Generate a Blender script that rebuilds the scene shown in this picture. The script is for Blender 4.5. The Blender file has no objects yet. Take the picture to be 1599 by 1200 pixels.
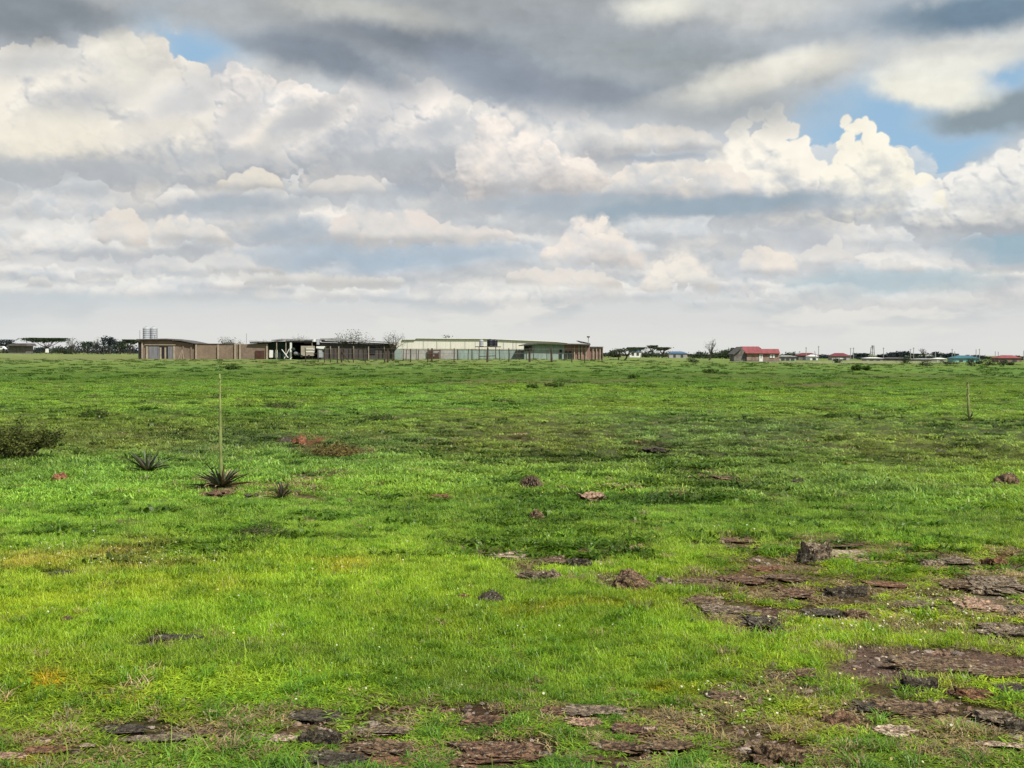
import bpy, math, random
import numpy as np
from mathutils import Vector, Matrix

# ---------------------------------------------------------------- camera, sky, sun, exposure
SC = bpy.context.scene
COL = SC.collection
PI = math.pi
F, CX, CY, HZ = 1800.0, 799.5, 600.0, 551.5      # focal length in photo pixels, centre, horizon row
EYE = 1.6
PITCH = -math.atan((CY - HZ) / F)
ROLL = 0.0056      # the camera was held a touch crooked

cam = bpy.data.cameras.new('camera')
cam.lens = F / 1599.0 * 36.0
cam.sensor_width = 36.0
cam.clip_start = 0.05
cam.clip_end = 20000.0
camo = bpy.data.objects.new('camera', cam)
camo.location = (0, 0, EYE)
camo.rotation_euler = (Matrix.Rotation(PI / 2 + PITCH, 4, 'X') @ Matrix.Rotation(ROLL, 4, 'Z')).to_euler()
COL.objects.link(camo)
SC.camera = camo

SC.view_settings.view_transform = 'Standard'
SC.view_settings.look = 'None'
SC.view_settings.gamma = 1.0
SC.view_settings.exposure = 0.4
SC.view_settings.use_curve_mapping = False
SC.cycles.max_bounces = 5
SC.cycles.diffuse_bounces = 2
SC.cycles.glossy_bounces = 1
SC.cycles.transmission_bounces = 2
SC.cycles.transparent_max_bounces = 4
SC.cycles.caustics_reflective = False
SC.cycles.caustics_refractive = False

SUN_EL, SUN_AZ = math.radians(50), math.radians(138)   # azimuth from +Y towards +X
sun = bpy.data.lights.new('sun', 'SUN')
sun.energy = 5.0
sun.angle = math.radians(1.2)
sun.color = (1.0, 0.95, 0.86)
suno = bpy.data.objects.new('sun', sun)
sdir = Vector((math.sin(SUN_AZ) * math.cos(SUN_EL), math.cos(SUN_AZ) * math.cos(SUN_EL), math.sin(SUN_EL)))
suno.rotation_euler = sdir.to_track_quat('Z', 'Y').to_euler()
suno.location = (0, 0, 30)
COL.objects.link(suno)


def lin(c):
    """sRGB 0-255 -> linear rgb"""
    out = []
    for v in c[:3]:
        v = v / 255.0
        out.append(v / 12.92 if v <= 0.04045 else ((v + 0.055) / 1.055) ** 2.4)
    return tuple(out)


def pxdir(x, y):
    a, b = (x - CX) / F, (CY - y) / F
    a, b = a * math.cos(ROLL) - b * math.sin(ROLL), a * math.sin(ROLL) + b * math.cos(ROLL)
    c, s = math.cos(PITCH), math.sin(PITCH)
    d = Vector((a, c - b * s, s + b * c))
    return d.normalized()


class NT:
    """tiny helper for node graphs"""
    def __init__(self, tree):
        self.t = tree
        self.n = tree.nodes
        self.l = tree.links

    def node(self, typ, **kw):
        n = self.n.new(typ)
        for k, v in kw.items():
            setattr(n, k, v)
        return n

    def put(self, sock, v):
        if isinstance(v, bpy.types.NodeSocket):
            self.l.new(v, sock)
        elif isinstance(v, (tuple, list)):
            if len(sock.default_value) == 4 and len(v) == 3:
                v = (*v, 1.0)
            sock.default_value = v
        else:
            sock.default_value = v

    def math(self, op, a, b=0.0, c=None, clamp=False):
        n = self.node('ShaderNodeMath', operation=op)
        n.use_clamp = clamp
        self.put(n.inputs[0], a)
        self.put(n.inputs[1], b)
        if c is not None:
            self.put(n.inputs[2], c)
        return n.outputs[0]

    def vmath(self, op, a, b=None, c=None):
        n = self.node('ShaderNodeVectorMath', operation=op)
        self.put(n.inputs[0], a)
        if b is not None:
            if op == 'SCALE':
                self.put(n.inputs['Scale'], b)
            else:
                self.put(n.inputs[1], b)
        if c is not None:
            self.put(n.inputs[2], c)
        return n.outputs['Value'] if op in ('LENGTH', 'DOT_PRODUCT', 'DISTANCE') else n.outputs[0]

    def mix(self, f, a, b, blend='MIX'):
        n = self.node('ShaderNodeMix', data_type='RGBA', blend_type=blend)
        self.put(n.inputs[0], f)
        self.put(n.inputs[6], a)
        self.put(n.inputs[7], b)
        return n.outputs[2]

    def rng(self, v, a, b, c=0.0, d=1.0, smooth=True):
        n = self.node('ShaderNodeMapRange')
        n.interpolation_type = 'SMOOTHSTEP' if smooth else 'LINEAR'
        self.put(n.inputs[0], v)
        for i, q in zip((1, 2, 3, 4), (a, b, c, d)):
            self.put(n.inputs[i], q)
        return n.outputs[0]

    def noise(self, vec, scale, detail=4, rough=0.5, dist=0.0, color=False, lac=2.0, dims='3D'):
        n = self.node('ShaderNodeTexNoise', noise_dimensions=dims)
        self.put(n.inputs['Vector'], vec)
        self.put(n.inputs['Scale'], scale)
        self.put(n.inputs['Detail'], detail)
        self.put(n.inputs['Roughness'], rough)
        self.put(n.inputs['Distortion'], dist)
        n.inputs['Lacunarity'].default_value = lac
        return n.outputs['Color'] if color else n.outputs[0]

    def voro(self, vec, scale, feature='F1', out='Distance', rand=1.0, smooth=None):
        n = self.node('ShaderNodeTexVoronoi', feature=feature)
        self.put(n.inputs['Vector'], vec)
        self.put(n.inputs['Scale'], scale)
        n.inputs['Randomness'].default_value = rand
        if smooth is not None:
            n.inputs['Smoothness'].default_value = smooth
        return n.outputs[out]

    def mapping(self, vec, loc=(0, 0, 0), rot=(0, 0, 0), scale=(1, 1, 1), typ='POINT'):
        n = self.node('ShaderNodeMapping', vector_type=typ)
        self.put(n.inputs[0], vec)
        n.inputs[1].default_value = loc
        n.inputs[2].default_value = rot
        n.inputs[3].default_value = scale
        return n.outputs[0]


# ---------------------------------------------------------------- the sky: Nishita blue behind clouds computed here
# cloud sheet coordinates: bearing and elevation times 1800, origin at the middle of the view
SEED_T = np.random.RandomState(7).rand(65536).astype(np.float32)


def _h(ix, iy, s):
    return SEED_T[(ix * 7919 + iy * 104729 + s * 1299709 + (ix * iy) * 31) & 65535]


def vnoise(x, y, s=0):
    x0 = np.floor(x); y0 = np.floor(y)
    fx = (x - x0).astype(np.float32); fy = (y - y0).astype(np.float32)
    ix = x0.astype(np.int64); iy = y0.astype(np.int64)
    fx = fx * fx * fx * (fx * (fx * 6 - 15) + 10); fy = fy * fy * fy * (fy * (fy * 6 - 15) + 10)
    a = _h(ix, iy, s); b = _h(ix + 1, iy, s); c = _h(ix, iy + 1, s); d = _h(ix + 1, iy + 1, s)
    return (a + (b - a) * fx) * (1 - fy) + (c + (d - c) * fx) * fy


def fbm(x, y, s=0, o=5, g=0.5, lac=2.03):
    t = 0.0; a = 1.0; n = 0.0
    for k in range(o):
        t = t + a * (vnoise(x, y, s + k) * 2 - 1)
        n += a; a *= g
        x, y = (x * 0.921 - y * 0.39) * lac + 13.7, (x * 0.39 + y * 0.921) * lac + 5.1
    return t / n


def billow(x, y, s=0, o=4, g=0.5):
    t = 0.0; a = 1.0; n = 0.0
    for k in range(o):
        t = t + a * (1 - np.abs(vnoise(x, y, s + k) * 2 - 1) ** 0.8)
        n += a; a *= g
        x, y = (x * 0.8 - y * 0.6) * 2.1 + 3.7, (x * 0.6 + y * 0.8) * 2.1 + 5.1
    return t / n


def sstep(v, a, b):
    t = np.clip((v - a) / (b - a), 0, 1)
    return t * t * (3 - 2 * t)


def box(a, r):
    if r < 1:
        return a
    for ax in (0, 1):
        pad = [(0, 0)] * a.ndim; pad[ax] = (r + 1, r)
        c = np.cumsum(np.pad(a, pad, mode='edge'), axis=ax, dtype=np.float64)
        n = a.shape[ax]
        hi_ = np.take(c, range(2 * r + 1, 2 * r + 1 + n), axis=ax)
        lo_ = np.take(c, range(0, n), axis=ax)
        a = ((hi_ - lo_) / (2 * r + 1)).astype(np.float32)
    return a


def lin_a(c):
    c = np.array(c[:3], dtype=np.float32) / 255.0
    return np.where(c <= 0.04045, c / 12.92, ((c + 0.055) / 1.055) ** 2.4).astype(np.float32)


# soft masses, back to front: (x, y, rx, ry, colour or None for open blue, softness, rotation, opacity)
SHEET_A = [
 (1400, 205, 240, 105, None, 0.3, -20, 1.0),
 (265, 70, 190, 70, None, 0.5, -25, 1.0),
 (250, 330, 420, 70, (205, 206, 206), 0.7, 0, 0.9),
 (120, 300, 260, 24, (186, 190, 194), 0.8, -2, 0.8),
 (560, 335, 300, 50, (206, 206, 205), 0.8, 0, 0.9),
 (370, 325, 150, 20, (170, 179, 188), 0.8, -8, 0.95),
 (700, 300, 260, 24, (180, 185, 191), 0.8, 0, 0.9),
 (640, 285, 60, 20, (168, 177, 187), 0.8, 0, 0.9),
 (445, 362, 95, 24, (166, 179, 192), 0.7, -5, 0.9),
 (640, 402, 290, 27, (172, 189, 203), 0.5, 0, 1.0),
 (410, 392, 100, 16, (208, 211, 212), 0.6, -6, 0.8),
 (120, 400, 180, 20, (208, 208, 208), 0.8, 0, 0.8),
 (200, 460, 330, 28, (189, 201, 207), 0.8, 0, 0.8),
 (420, 440, 160, 20, (217, 214, 208), 0.7, 0, 0.8),
 (700, 440, 300, 20, (213, 212, 209), 0.7, 0, 0.8),
 (930, 400, 170, 40, (206, 208, 210), 0.6, 0, 0.9),
 (1010, 440, 110, 20, (206, 209, 210), 0.7, 0, 0.7),
 (1290, 350, 260, 40, (197, 202, 206), 0.7, 0, 0.9),
 (1255, 385, 80, 34, (184, 191, 199), 0.7, 12, 0.9),
 (1480, 385, 220, 44, (203, 207, 209), 0.7, 0, 0.9),
 (1575, 385, 110, 24, (158, 181, 194), 0.5, 0, 1.0),
 (1420, 440, 170, 22, (178, 196, 202), 0.6, -2, 0.9),
 (1570, 418, 70, 14, (224, 220, 209), 0.6, 0, 0.9),
 (90, 70, 130, 46, (184, 189, 194), 0.6, -8, 0.9),
 (0, 300, 120, 60, (196, 199, 201), 0.8, 0, 0.7),
 (1060, 250, 200, 90, (199, 203, 207), 0.4, 0, 1.0),
]
SHEET_C = [   # shaded and lit hollows of the left range
 (60, 95, 90, 26, (188, 191, 194), 0.8, -10, 0.7),
 (160, 150, 110, 34, (186, 189, 193), 0.9, -30, 0.75),
 (85, 215, 110, 40, (233, 227, 210), 0.8, -10, 0.8),
 (200, 95, 55, 60, (228, 224, 212), 0.8, 10, 0.7),
 (300, 150, 80, 34, (199, 200, 203), 0.8, -36, 0.8),
 (380, 180, 80, 26, (203, 203, 204), 0.8, -40, 0.8),
 (425, 212, 85, 26, (228, 222, 211), 0.7, -32, 0.8),
 (470, 190, 70, 20, (184, 188, 193), 0.8, -34, 0.8),
 (250, 205, 100, 20, (224, 218, 208), 0.8, -18, 0.8),
 (330, 245, 120, 18, (186, 190, 194), 0.8, -6, 0.8),
 (600, 150, 60, 44, (198, 201, 205), 0.8, 0, 0.75),
 (690, 205, 60, 22, (188, 192, 197), 0.8, -10, 0.8),
 (560, 215, 50, 30, (192, 195, 199), 0.8, -20, 0.7),
 (590, 255, 220, 20, (182, 187, 192), 0.8, -2, 0.8),
 (150, 268, 260, 20, (184, 188, 192), 0.8, 0, 0.8),
 (30, 272, 70, 20, (178, 184, 189), 0.8, 0, 0.7),
]
SHEET_A2 = [  # slate hollows in front of the distant banks
 (640, 402, 250, 22, (170, 187, 202), 0.6, 0, 0.8),
 (445, 358, 75, 18, (170, 182, 194), 0.8, -5, 0.75),
 (370, 322, 130, 16, (172, 181, 190), 0.8, -6, 0.85),
 (640, 290, 60, 16, (170, 179, 189), 0.8, 0, 0.8),
 (1575, 385, 110, 22, (158, 181, 194), 0.6, 0, 0.9),
 (1400, 440, 150, 20, (178, 196, 203), 0.7, -2, 0.8),
 (1255, 372, 70, 24, (186, 192, 200), 0.8, 10, 0.8),
 (1160, 420, 40, 30, (198, 202, 206), 0.8, 0, 0.7),
]
SHEET_B = [   # overhead deck
 (740, 20, 560, 100, (166, 171, 176), 0.5, 2, 1.0),
 (980, 110, 330, 78, (163, 170, 175), 0.5, 10, 1.0),
 (500, 92, 170, 32, (139, 149, 161), 0.7, 12, 1.0),
 (650, 66, 190, 28, (134, 142, 152), 0.8, 4, 0.95),
 (790, 120, 170, 44, (146, 156, 170), 0.8, 14, 0.95),
 (960, 145, 90, 26, (142, 151, 163), 0.8, 5, 0.9),
 (1080, 78, 150, 28, (154, 163, 167), 0.9, 0, 0.9),
 (1140, 140, 130, 22, (200, 201, 197), 0.8, -8, 0.9),
 (560, 22, 160, 22, (192, 193, 188), 0.8, 3, 0.9),
 (1040, 6, 90, 24, (228, 226, 214), 0.8, 0, 0.95),
 (40, 22, 190, 40, (136, 145, 153), 0.7, -5, 0.95),
 (330, 18, 130, 28, (174, 178, 180), 0.9, 0, 0.9),
 (1280, 60, 190, 36, (176, 184, 191), 0.9, 0, 0.9),
 (1230, 8, 120, 26, (208, 209, 205), 0.9, 0, 0.8),
 (1575, 175, 120, 36, (142, 157, 166), 0.5, -4, 1.0),
 (1500, 84, 170, 34, (206, 207, 203), 0.6, -6, 1.0),
 (1205, 108, 140, 26, (221, 219, 209), 0.6, -10, 1.0),
 (1460, 140, 104, 32, (229, 227, 214), 0.5, 4, 1.0),
 (1490, 108, 120, 18, (221, 220, 211), 0.7, -4, 0.9),
 (1540, 14, 150, 34, (118, 140, 158), 0.6, -4, 1.0),
]
# cumulus masses: (top edge points [(x, y), ...], base y, lit colour, shade colour, disc radius range, seed, base softness)
CUMU = [
 ([(1100, 250), (1150, 225), (1165, 175), (1200, 160), (1228, 157), (1236, 190), (1258, 225), (1280, 270), (1300, 330)], 352,
  (241, 235, 222), (196, 200, 203), (10, 46), 3, 26),
 ([(1316, 250), (1318, 190), (1330, 172), (1350, 182), (1375, 215), (1402, 235), (1420, 268), (1455, 300), (1470, 330)], 355,
  (241, 236, 220), (190, 195, 200), (9, 40), 4, 26),
 ([(1440, 290), (1475, 268), (1520, 258), (1560, 242), (1600, 225), (1680, 205), (1800, 225)], 372,
  (233, 231, 224), (192, 197, 202), (9, 36), 5, 30),
 ([(-260, 60), (-120, 70), (0, 62), (60, 52), (110, 62), (150, 44), (190, 46), (225, 58), (250, 90), (300, 100), (330, 112), (370, 135), (400, 150)], 292,
  (237, 231, 219), (188, 191, 195), (12, 62), 6, 30),
 ([(340, 112), (380, 106), (430, 122), (470, 130), (510, 140), (540, 120), (600, 100), (650, 112), (690, 130), (720, 150), (750, 190)], 290,
  (237, 230, 222), (190, 194, 199), (11, 52), 7, 26),
 ([(700, 150), (740, 148), (790, 158), (820, 150), (870, 146), (905, 150), (930, 180), (950, 195), (960, 235)], 262,
  (226, 222, 216), (201, 203, 205), (10, 40), 8, 22),
 ([(740, 200), (780, 165), (815, 165), (835, 200), (870, 225), (905, 250), (940, 270), (955, 300)], 306,
  (240, 231, 221), (203, 202, 202), (12, 46), 9, 10),
 ([(975, 215), (990, 196), (1040, 190), (1085, 196), (1110, 215), (1120, 232)], 238,
  (232, 225, 215), (204, 206, 207), (8, 24), 10, 12),
 ([(955, 275), (975, 252), (1020, 250), (1080, 253), (1140, 250), (1155, 268), (1156, 305)], 315,
  (233, 225, 214), (205, 207, 208), (8, 24), 11, 5),
 ([(155, 345), (175, 330), (200, 326), (216, 345), (215, 372)], 382, (226, 218, 208), (207, 207, 206), (6, 20), 12, 10),
 ([(250, 350), (280, 332), (310, 336), (340, 352), (350, 368)], 378, (227, 220, 210), (205, 206, 206), (6, 20), 13, 14),
 ([(330, 395), (350, 385), (375, 395), (400, 412), (440, 425)], 425, (222, 217, 209), (207, 208, 207), (6, 18), 14, 10),
 ([(520, 340), (570, 325), (610, 330), (650, 322), (690, 345), (720, 355), (800, 358)], 378, (224, 216, 209), (208, 208, 206), (7, 24), 15, 14),
 ([(345, 285), (380, 268), (415, 262), (425, 280)], 298, (230, 222, 208), (207, 207, 205), (6, 22), 16, 12),
 ([(490, 285), (530, 272), (580, 275), (590, 290)], 306, (219, 214, 208), (205, 205, 204), (6, 18), 17, 12),
 ([(860, 390), (890, 360), (900, 335), (945, 332), (962, 360), (985, 380), (1000, 395)], 412, (233, 224, 214), (212, 211, 210), (6, 22), 18, 12),
 ([(1020, 408), (1050, 395), (1078, 386), (1100, 415), (1112, 450)], 456, (231, 224, 213), (210, 210, 208), (6, 20), 19, 10),
 ([(1165, 395), (1185, 384), (1220, 390), (1240, 408)], 428, (231, 222, 210), (209, 209, 208), (6, 18), 20, 8),
 ([(1265, 385), (1300, 368), (1322, 390), (1326, 410)], 416, (219, 216, 211), (203, 205, 207), (6, 18), 21, 10),
 ([(800, 425), (860, 415), (930, 420), (960, 440)], 450, (223, 217, 209), (209, 210, 209), (6, 18), 22, 8),
 ([(380, 432), (420, 424), (500, 428), (620, 432)], 446, (220, 216, 209), (210, 211, 209), (5, 14), 23, 8),
 ([(45, 436), (60, 430), (74, 440)], 452, (221, 218, 211), (207, 208, 208), (4, 9), 24, 4),
 ([(1380, 405), (1400, 400), (1432, 415), (1438, 430)], 428, (220, 218, 213), (207, 209, 210), (4, 10), 25, 6),
]


CUMU_BACK = [
 ([(-200, 330), (-60, 320), (30, 314), (90, 326), (150, 338), (230, 342), (300, 338), (340, 352)], 402, (236, 232, 224), (205, 208, 210), (8, 30), 31, 24),
 ([(420, 340), (520, 322), (600, 314), (680, 320), (760, 334), (850, 340), (900, 352)], 386, (236, 230, 223), (206, 208, 210), (8, 28), 32, 20),
 ([(960, 345), (1080, 338), (1180, 344), (1260, 350), (1350, 350), (1460, 362), (1540, 372)], 428, (232, 229, 223), (204, 207, 210), (8, 26), 33, 24),
 ([(-60, 440), (60, 430), (200, 428), (330, 432), (480, 436), (640, 438), (800, 436), (960, 440), (1100, 448)], 470, (228, 226, 220), (210, 212, 213), (6, 16), 34, 16),
 ([(1060, 455), (1200, 448), (1340, 452), (1480, 450), (1620, 446)], 480, (224, 224, 220), (209, 212, 213), (5, 14), 35, 14),
]


def sky_plane(px, py):
    d = pxdir(px, py)
    return math.atan2(d.x, d.y) * 1800.0, math.asin(d.z) * 1800.0


def make_sheet(x0, x1, y0, y1, step):
    nx, ny = int((x1 - x0) / step), int((y1 - y0) / step)
    X, Y = np.meshgrid(x0 + (np.arange(nx) + 0.5) * step, y0 + (np.arange(ny) + 0.5) * step)
    X = X.astype(np.float32); Y = Y.astype(np.float32)
    # vertical squeeze towards the horizon so far clouds read as flat banks
    Ys = 420.0 * np.log1p(np.maximum(Y, -20) / 160.0)
    nb1 = fbm(X / 260, Ys / 130, 11, 5); nb2 = fbm(X / 260 + 40, Ys / 130, 31, 5)
    nm1 = fbm(X / 70, Ys / 42, 51, 5, 0.55); nm2 = fbm(X / 70 + 9, Ys / 42, 71, 5, 0.55)
    nf1 = fbm(X / 17, Y / 15, 91, 4, 0.55); nf2 = fbm(X / 17 + 5, Y / 15, 97, 4, 0.55)
    L = lin_a
    def mixc(c, c2, m):
        return c * (1 - m[..., None]) + c2 * m[..., None]
    col = np.ones(X.shape + (3,), np.float32) * L((204, 207, 208))
    col = mixc(col, L((178, 186, 193)), sstep(nb1 + 0.4 * nm1, 0.05, 0.45))
    col = mixc(col, L((224, 221, 214)), sstep(nb2 + 0.5 * nm2, 0.08, 0.45))
    alpha = np.ones(X.shape, np.float32)
    # broken cover higher up, outside the view
    gap = sstep(nb1 - 0.3 * nm2, 0.10, 0.32) * sstep(Y, 560, 700)
    alpha *= 1 - 0.85 * gap
    Xw, Yw = X + nb1 * 26 + nm1 * 26 + nf1 * 5, Y + nb2 * 12 + nm2 * 13 + nf2 * 3

    def sheet(lst, col, alpha):
        for (x, y, rx, ry, c, soft, rot, op) in lst:
            cx, cy = sky_plane(x, y)
            rr = max(rx, ry) * 1.7 + 60
            i0, i1 = int(max(0, (cy - rr - y0) / step)), int(min(ny, (cy + rr - y0) / step))
            j0, j1 = int(max(0, (cx - rr - x0) / step)), int(min(nx, (cx + rr - x0) / step))
            if i1 <= i0 or j1 <= j0:
                continue
            S = (slice(i0, i1), slice(j0, j1))
            a = math.radians(-rot)
            dx, dy = Xw[S] - cx, Yw[S] - cy
            u = (dx * math.cos(a) + dy * math.sin(a)) / rx; v = (-dx * math.sin(a) + dy * math.cos(a)) / ry
            m = op * sstep(-np.sqrt(u * u + v * v), -(1 + 0.5 * soft), -(1 - soft))
            if c is None:
                alpha[S] = alpha[S] * (1 - m)
            else:
                col[S] = mixc(col[S], L(c), m)
                alpha[S] = alpha[S] + (1 - alpha[S]) * m
        return col, alpha

    col, alpha = sheet(SHEET_A, col, alpha)
    masses = [(k, m) for k, m in enumerate(CUMU)]
    rb = np.random.RandomState(99)
    field = []
    for q in range(170):
        yy = 80 + 190 * rb.rand() ** 1.2
        xx = rb.uniform(-1000, 1000)
        wd = (14 + yy * 0.36) * rb.uniform(0.5, 1.6)
        ht = wd * rb.uniform(0.16, 0.5)
        n = 6
        f = (np.arange(n) + 0.5) / n - 0.5
        tp = [(xx + f_ * wd * 2, yy + ht * (1 - 2.6 * f_ * f_) * rb.uniform(0.6, 1.1)) for f_ in f]
        w_ = rb.uniform(-4, 5)
        field.append((yy, (tp, yy - ht * 0.35, (233 + w_, 229 + w_ * 0.6, 222), (202, 207, 211), (max(3, ht * 0.25), max(8, ht * 0.9)), 200 + q, max(4, ht * 0.8), rb.uniform(0.5, 0.95))))
    field.sort(key=lambda m: m[0])
    back = []
    for m in CUMU_BACK:
        bp = [sky_plane(*p) for p in m[0]]
        back.append((100, (bp, sky_plane(sum(p[0] for p in m[0]) / len(m[0]), m[1])[1]) + tuple(m[2:]) + (0.92,)))
    masses = back + [(100, m) for _, m in field] + masses
    first = True
    for k, mass in masses:
        if k != 100 and first:
            first = False
            col, alpha = sheet(SHEET_A2, col, alpha)
        top, base, lit, shade, (r0, r1), seed, bsoft = mass[:7]
        rs = np.random.RandomState(seed)
        if k == 100:
            pts, by = top, base
        else:
            pts = [sky_plane(*p) for p in top]
            by = sky_plane(sum(p[0] for p in top) / len(top), base)[1]
        xs = np.array([p[0] for p in pts]); ys = np.array([p[1] for p in pts])
        bx0, bx1 = xs.min() - r1 * 1.3, xs.max() + r1 * 1.3
        Y0, Y1 = by - r1 * 1.5 - bsoft, ys.max() + r1
        i0, i1 = int(max(0, (Y0 - y0) / step)), int(min(ny, (Y1 - y0) / step))
        j0, j1 = int(max(0, (bx0 - x0) / step)), int(min(nx, (bx1 - x0) / step))
        if i1 - i0 < 3 or j1 - j0 < 3:
            continue
        S = (slice(i0, i1), slice(j0, j1))
        rm = (r0 + r1) * 0.5
        amp = min(1.0, rm / 26) * (0.6 if k in (0, 1) else 1.0)
        Xl = X[S] + (nm1[S] * 16 + nf1[S] * 7) * amp + nf2[S] * 1.5
        Yl = Y[S] + (nm2[S] * 14 + nf2[S] * 7) * amp
        H = np.full(Xl.shape, -6.0, np.float32)
        seg = np.hypot(np.diff(xs), np.diff(ys)); tot = seg.sum(); cum = np.concatenate([[0], np.cumsum(seg)])
        discs = []
        # big body discs, then small ones along the upper edge and scattered over the face
        for q in range(int(tot / r1 * 2.2) + 3):
            t = rs.rand() * tot; ex = np.interp(t, cum, xs); ey = np.interp(t, cum, ys)
            r = r1 * rs.uniform(0.65, 1.0)
            f = rs.rand() ** 0.8
            cy = ey - r * 0.9 - f * max(0, ey - r * 1.4 - by)
            discs.append((ex, cy, r, 0.0))
        for q in range(int(tot / r0 * 1.5) + 4):
            t = rs.rand() * tot; ex = np.interp(t, cum, xs); ey = np.interp(t, cum, ys)
            r = r0 * rs.uniform(0.7, 1.7)
            discs.append((ex + rs.uniform(-1, 1) * r, ey - r * rs.uniform(0.6, 1.6), r, 0.0))
        area = (xs.max() - xs.min()) * max(20, ys.mean() - by)
        for q in range(int(area / (rm * rm) * 1.3)):
            ex = rs.uniform(xs.min(), xs.max()); top_y = np.interp(ex, np.sort(xs), ys[np.argsort(xs)])
            r = rm * rs.uniform(0.35, 1.0)
            cy = rs.uniform(by, max(by + 1, top_y - r))
            discs.append((ex, cy, r, r1 * rs.uniform(0.25, 0.75)))
        for (cx, cy, r, lift) in discs:
            a0, a1 = int(max(0, (cy - r * 1.3 - 24 - y0) / step - i0)), int(min(i1 - i0, (cy + r * 1.3 + 24 - y0) / step - i0))
            b0, b1 = int(max(0, (cx - r * 1.3 - 24 - x0) / step - j0)), int(min(j1 - j0, (cx + r * 1.3 + 24 - x0) / step - j0))
            if a1 <= a0 or b1 <= b0:
                continue
            W = (slice(a0, a1), slice(b0, b1))
            d2 = ((Xl[W] - cx) ** 2 + (Yl[W] - cy) ** 2) / (r * r)
            h = r * (1 - d2) + lift * np.clip(2 * (1 - d2), -1, 1)
            H[W] = np.maximum(H[W], h)
        soft_n = sstep(nb2[S] + 0.7 * nm1[S] + 0.3 * nf1[S], -0.15, 0.35)
        soft_n = soft_n * {0: 0.3, 1: 0.3, 3: 0.45, 4: 0.6}.get(k, 1.0)
        wid = 2.5 + rm * (0.10 + 0.95 * soft_n)
        edge = sstep(H + (nf1[S] * 0.5 + nf2[S] * 0.3) * wid, -1.0, wid)
        Hs = np.clip(H, 0, None) + (nf1[S] + 0.6 * nm1[S]) * rm * 0.22
        b = max(1, int(1.6 / step))
        Hs = box(Hs, b)
        Hc = box(box(Hs, int(rm * 0.5 / step)), int(rm * 0.5 / step))
        gy, gx = np.gradient(Hs, step)
        gy2, gx2 = np.gradient(Hc, step)
        crisp = 0.42 + 0.75 * sstep(nm2[S] + nb1[S], 0.0, 0.4)
        rel = (-gy * 0.75 - gx * 0.35) * 0.25 * crisp + (-gy2 * 0.8 - gx2 * 0.25) * 0.36
        rel = np.tanh(rel)
        crev = np.clip((Hs - Hc) / rm, -0.6, 0.6)
        vert = np.clip((Y[S] - by) / max(30, (np.median(ys) - by)), 0, 1.2)
        t = 0.57 + 0.95 * rel + 0.42 * crev * crisp + 0.34 * (vert - 0.55) + 0.70 * nb1[S] + 0.85 * nm2[S] + 0.40 * nf2[S]
        t = np.clip(t, 0, 1)[..., None]
        cc = L(shade) * (1 - t) + L(lit) * t
        low = sstep(Yl + nb2[S] * 14, by - bsoft, by + bsoft * 0.9)
        m = edge * low * (mass[7] if k == 100 else 1.0 if len(top) > 6 or k in (7, 8) else 0.88)
        dark = (1 - sstep(vert + 0.25 * nm1[S], 0.0, 0.5))[..., None] * 0.22
        cc = cc * (1 - dark * np.array([1.05, 1.0, 0.9], np.float32))
        # a thin bright fringe where the rim is thin
        rim = np.clip(1 - H / (0.28 * rm), 0, 1) * edge * sstep(vert, 0.3, 0.8)
        cc = cc + (rim * 0.05)[..., None]
        col[S] = mixc(col[S], cc, m)
        alpha[S] = alpha[S] + (1 - alpha[S]) * m
        if k == 5:
            col, alpha = sheet(SHEET_C, col, alpha)
        # slate shadow bank right under the flat centre bank
        if k == 8:
            col, alpha = sheet([(1080, 327, 250, 17, (158, 174, 186), 0.55, -1, 1.0), (860, 318, 150, 12, (172, 182, 191), 0.7, 0, 0.9),
                                (1010, 247, 90, 7, (168, 177, 188), 0.7, 0, 0.8)], col, alpha)
            col_keep = None
    col, alpha = sheet(SHEET_B, col, alpha)
    dk_ = 0.13 * sstep(Y, 330, 430) * (fbm(X / 90 + nf1 * 0.2, Y / 34, 211, 5, 0.58) + 0.5 * nm1)
    col = col * (1 + dk_)[..., None]
    # fine soft mottling everywhere, less near the horizon
    k = 0.045 * sstep(Y, 10, 120)
    col = col * (1 + k * (nm1 + 0.7 * nf1 + 0.6 * nb2))[..., None]
    lum_ = col.mean(-1, keepdims=True)
    col = col * (1.02 + 0.30 * (lum_ - 0.50) * sstep(Y, 20, 90)[..., None])
    hz = (1 - sstep(Y + nm1 * 7, 18, 120)) * 0.95
    mur = L((219, 222, 222)) * (1 - sstep(X, -900, -500)[..., None]) + L((223, 223, 220)) * sstep(X, -900, -500)[..., None]
    mur = mur * (1 + 0.018 * fbm(X / 160, Y / 9, 5, 4))[..., None]
    col = mixc(col, mur, hz); alpha = alpha + (1 - alpha) * hz
    return np.clip(col, 0, 1), np.clip(alpha, 0, 1)


# @BLENDER
WS = 0.10
world = bpy.data.worlds.new('World')
SC.world = world
world.use_nodes = True
w = NT(world.node_tree)
w.n.clear()
sky = w.node('ShaderNodeTexSky', sky_type='NISHITA')
sky.sun_disc = False
sky.sun_elevation = SUN_EL
sky.sun_rotation = SUN_AZ
sky.altitude = 1600
sky.air_density = 1.0
sky.dust_density = 1.5


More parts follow.
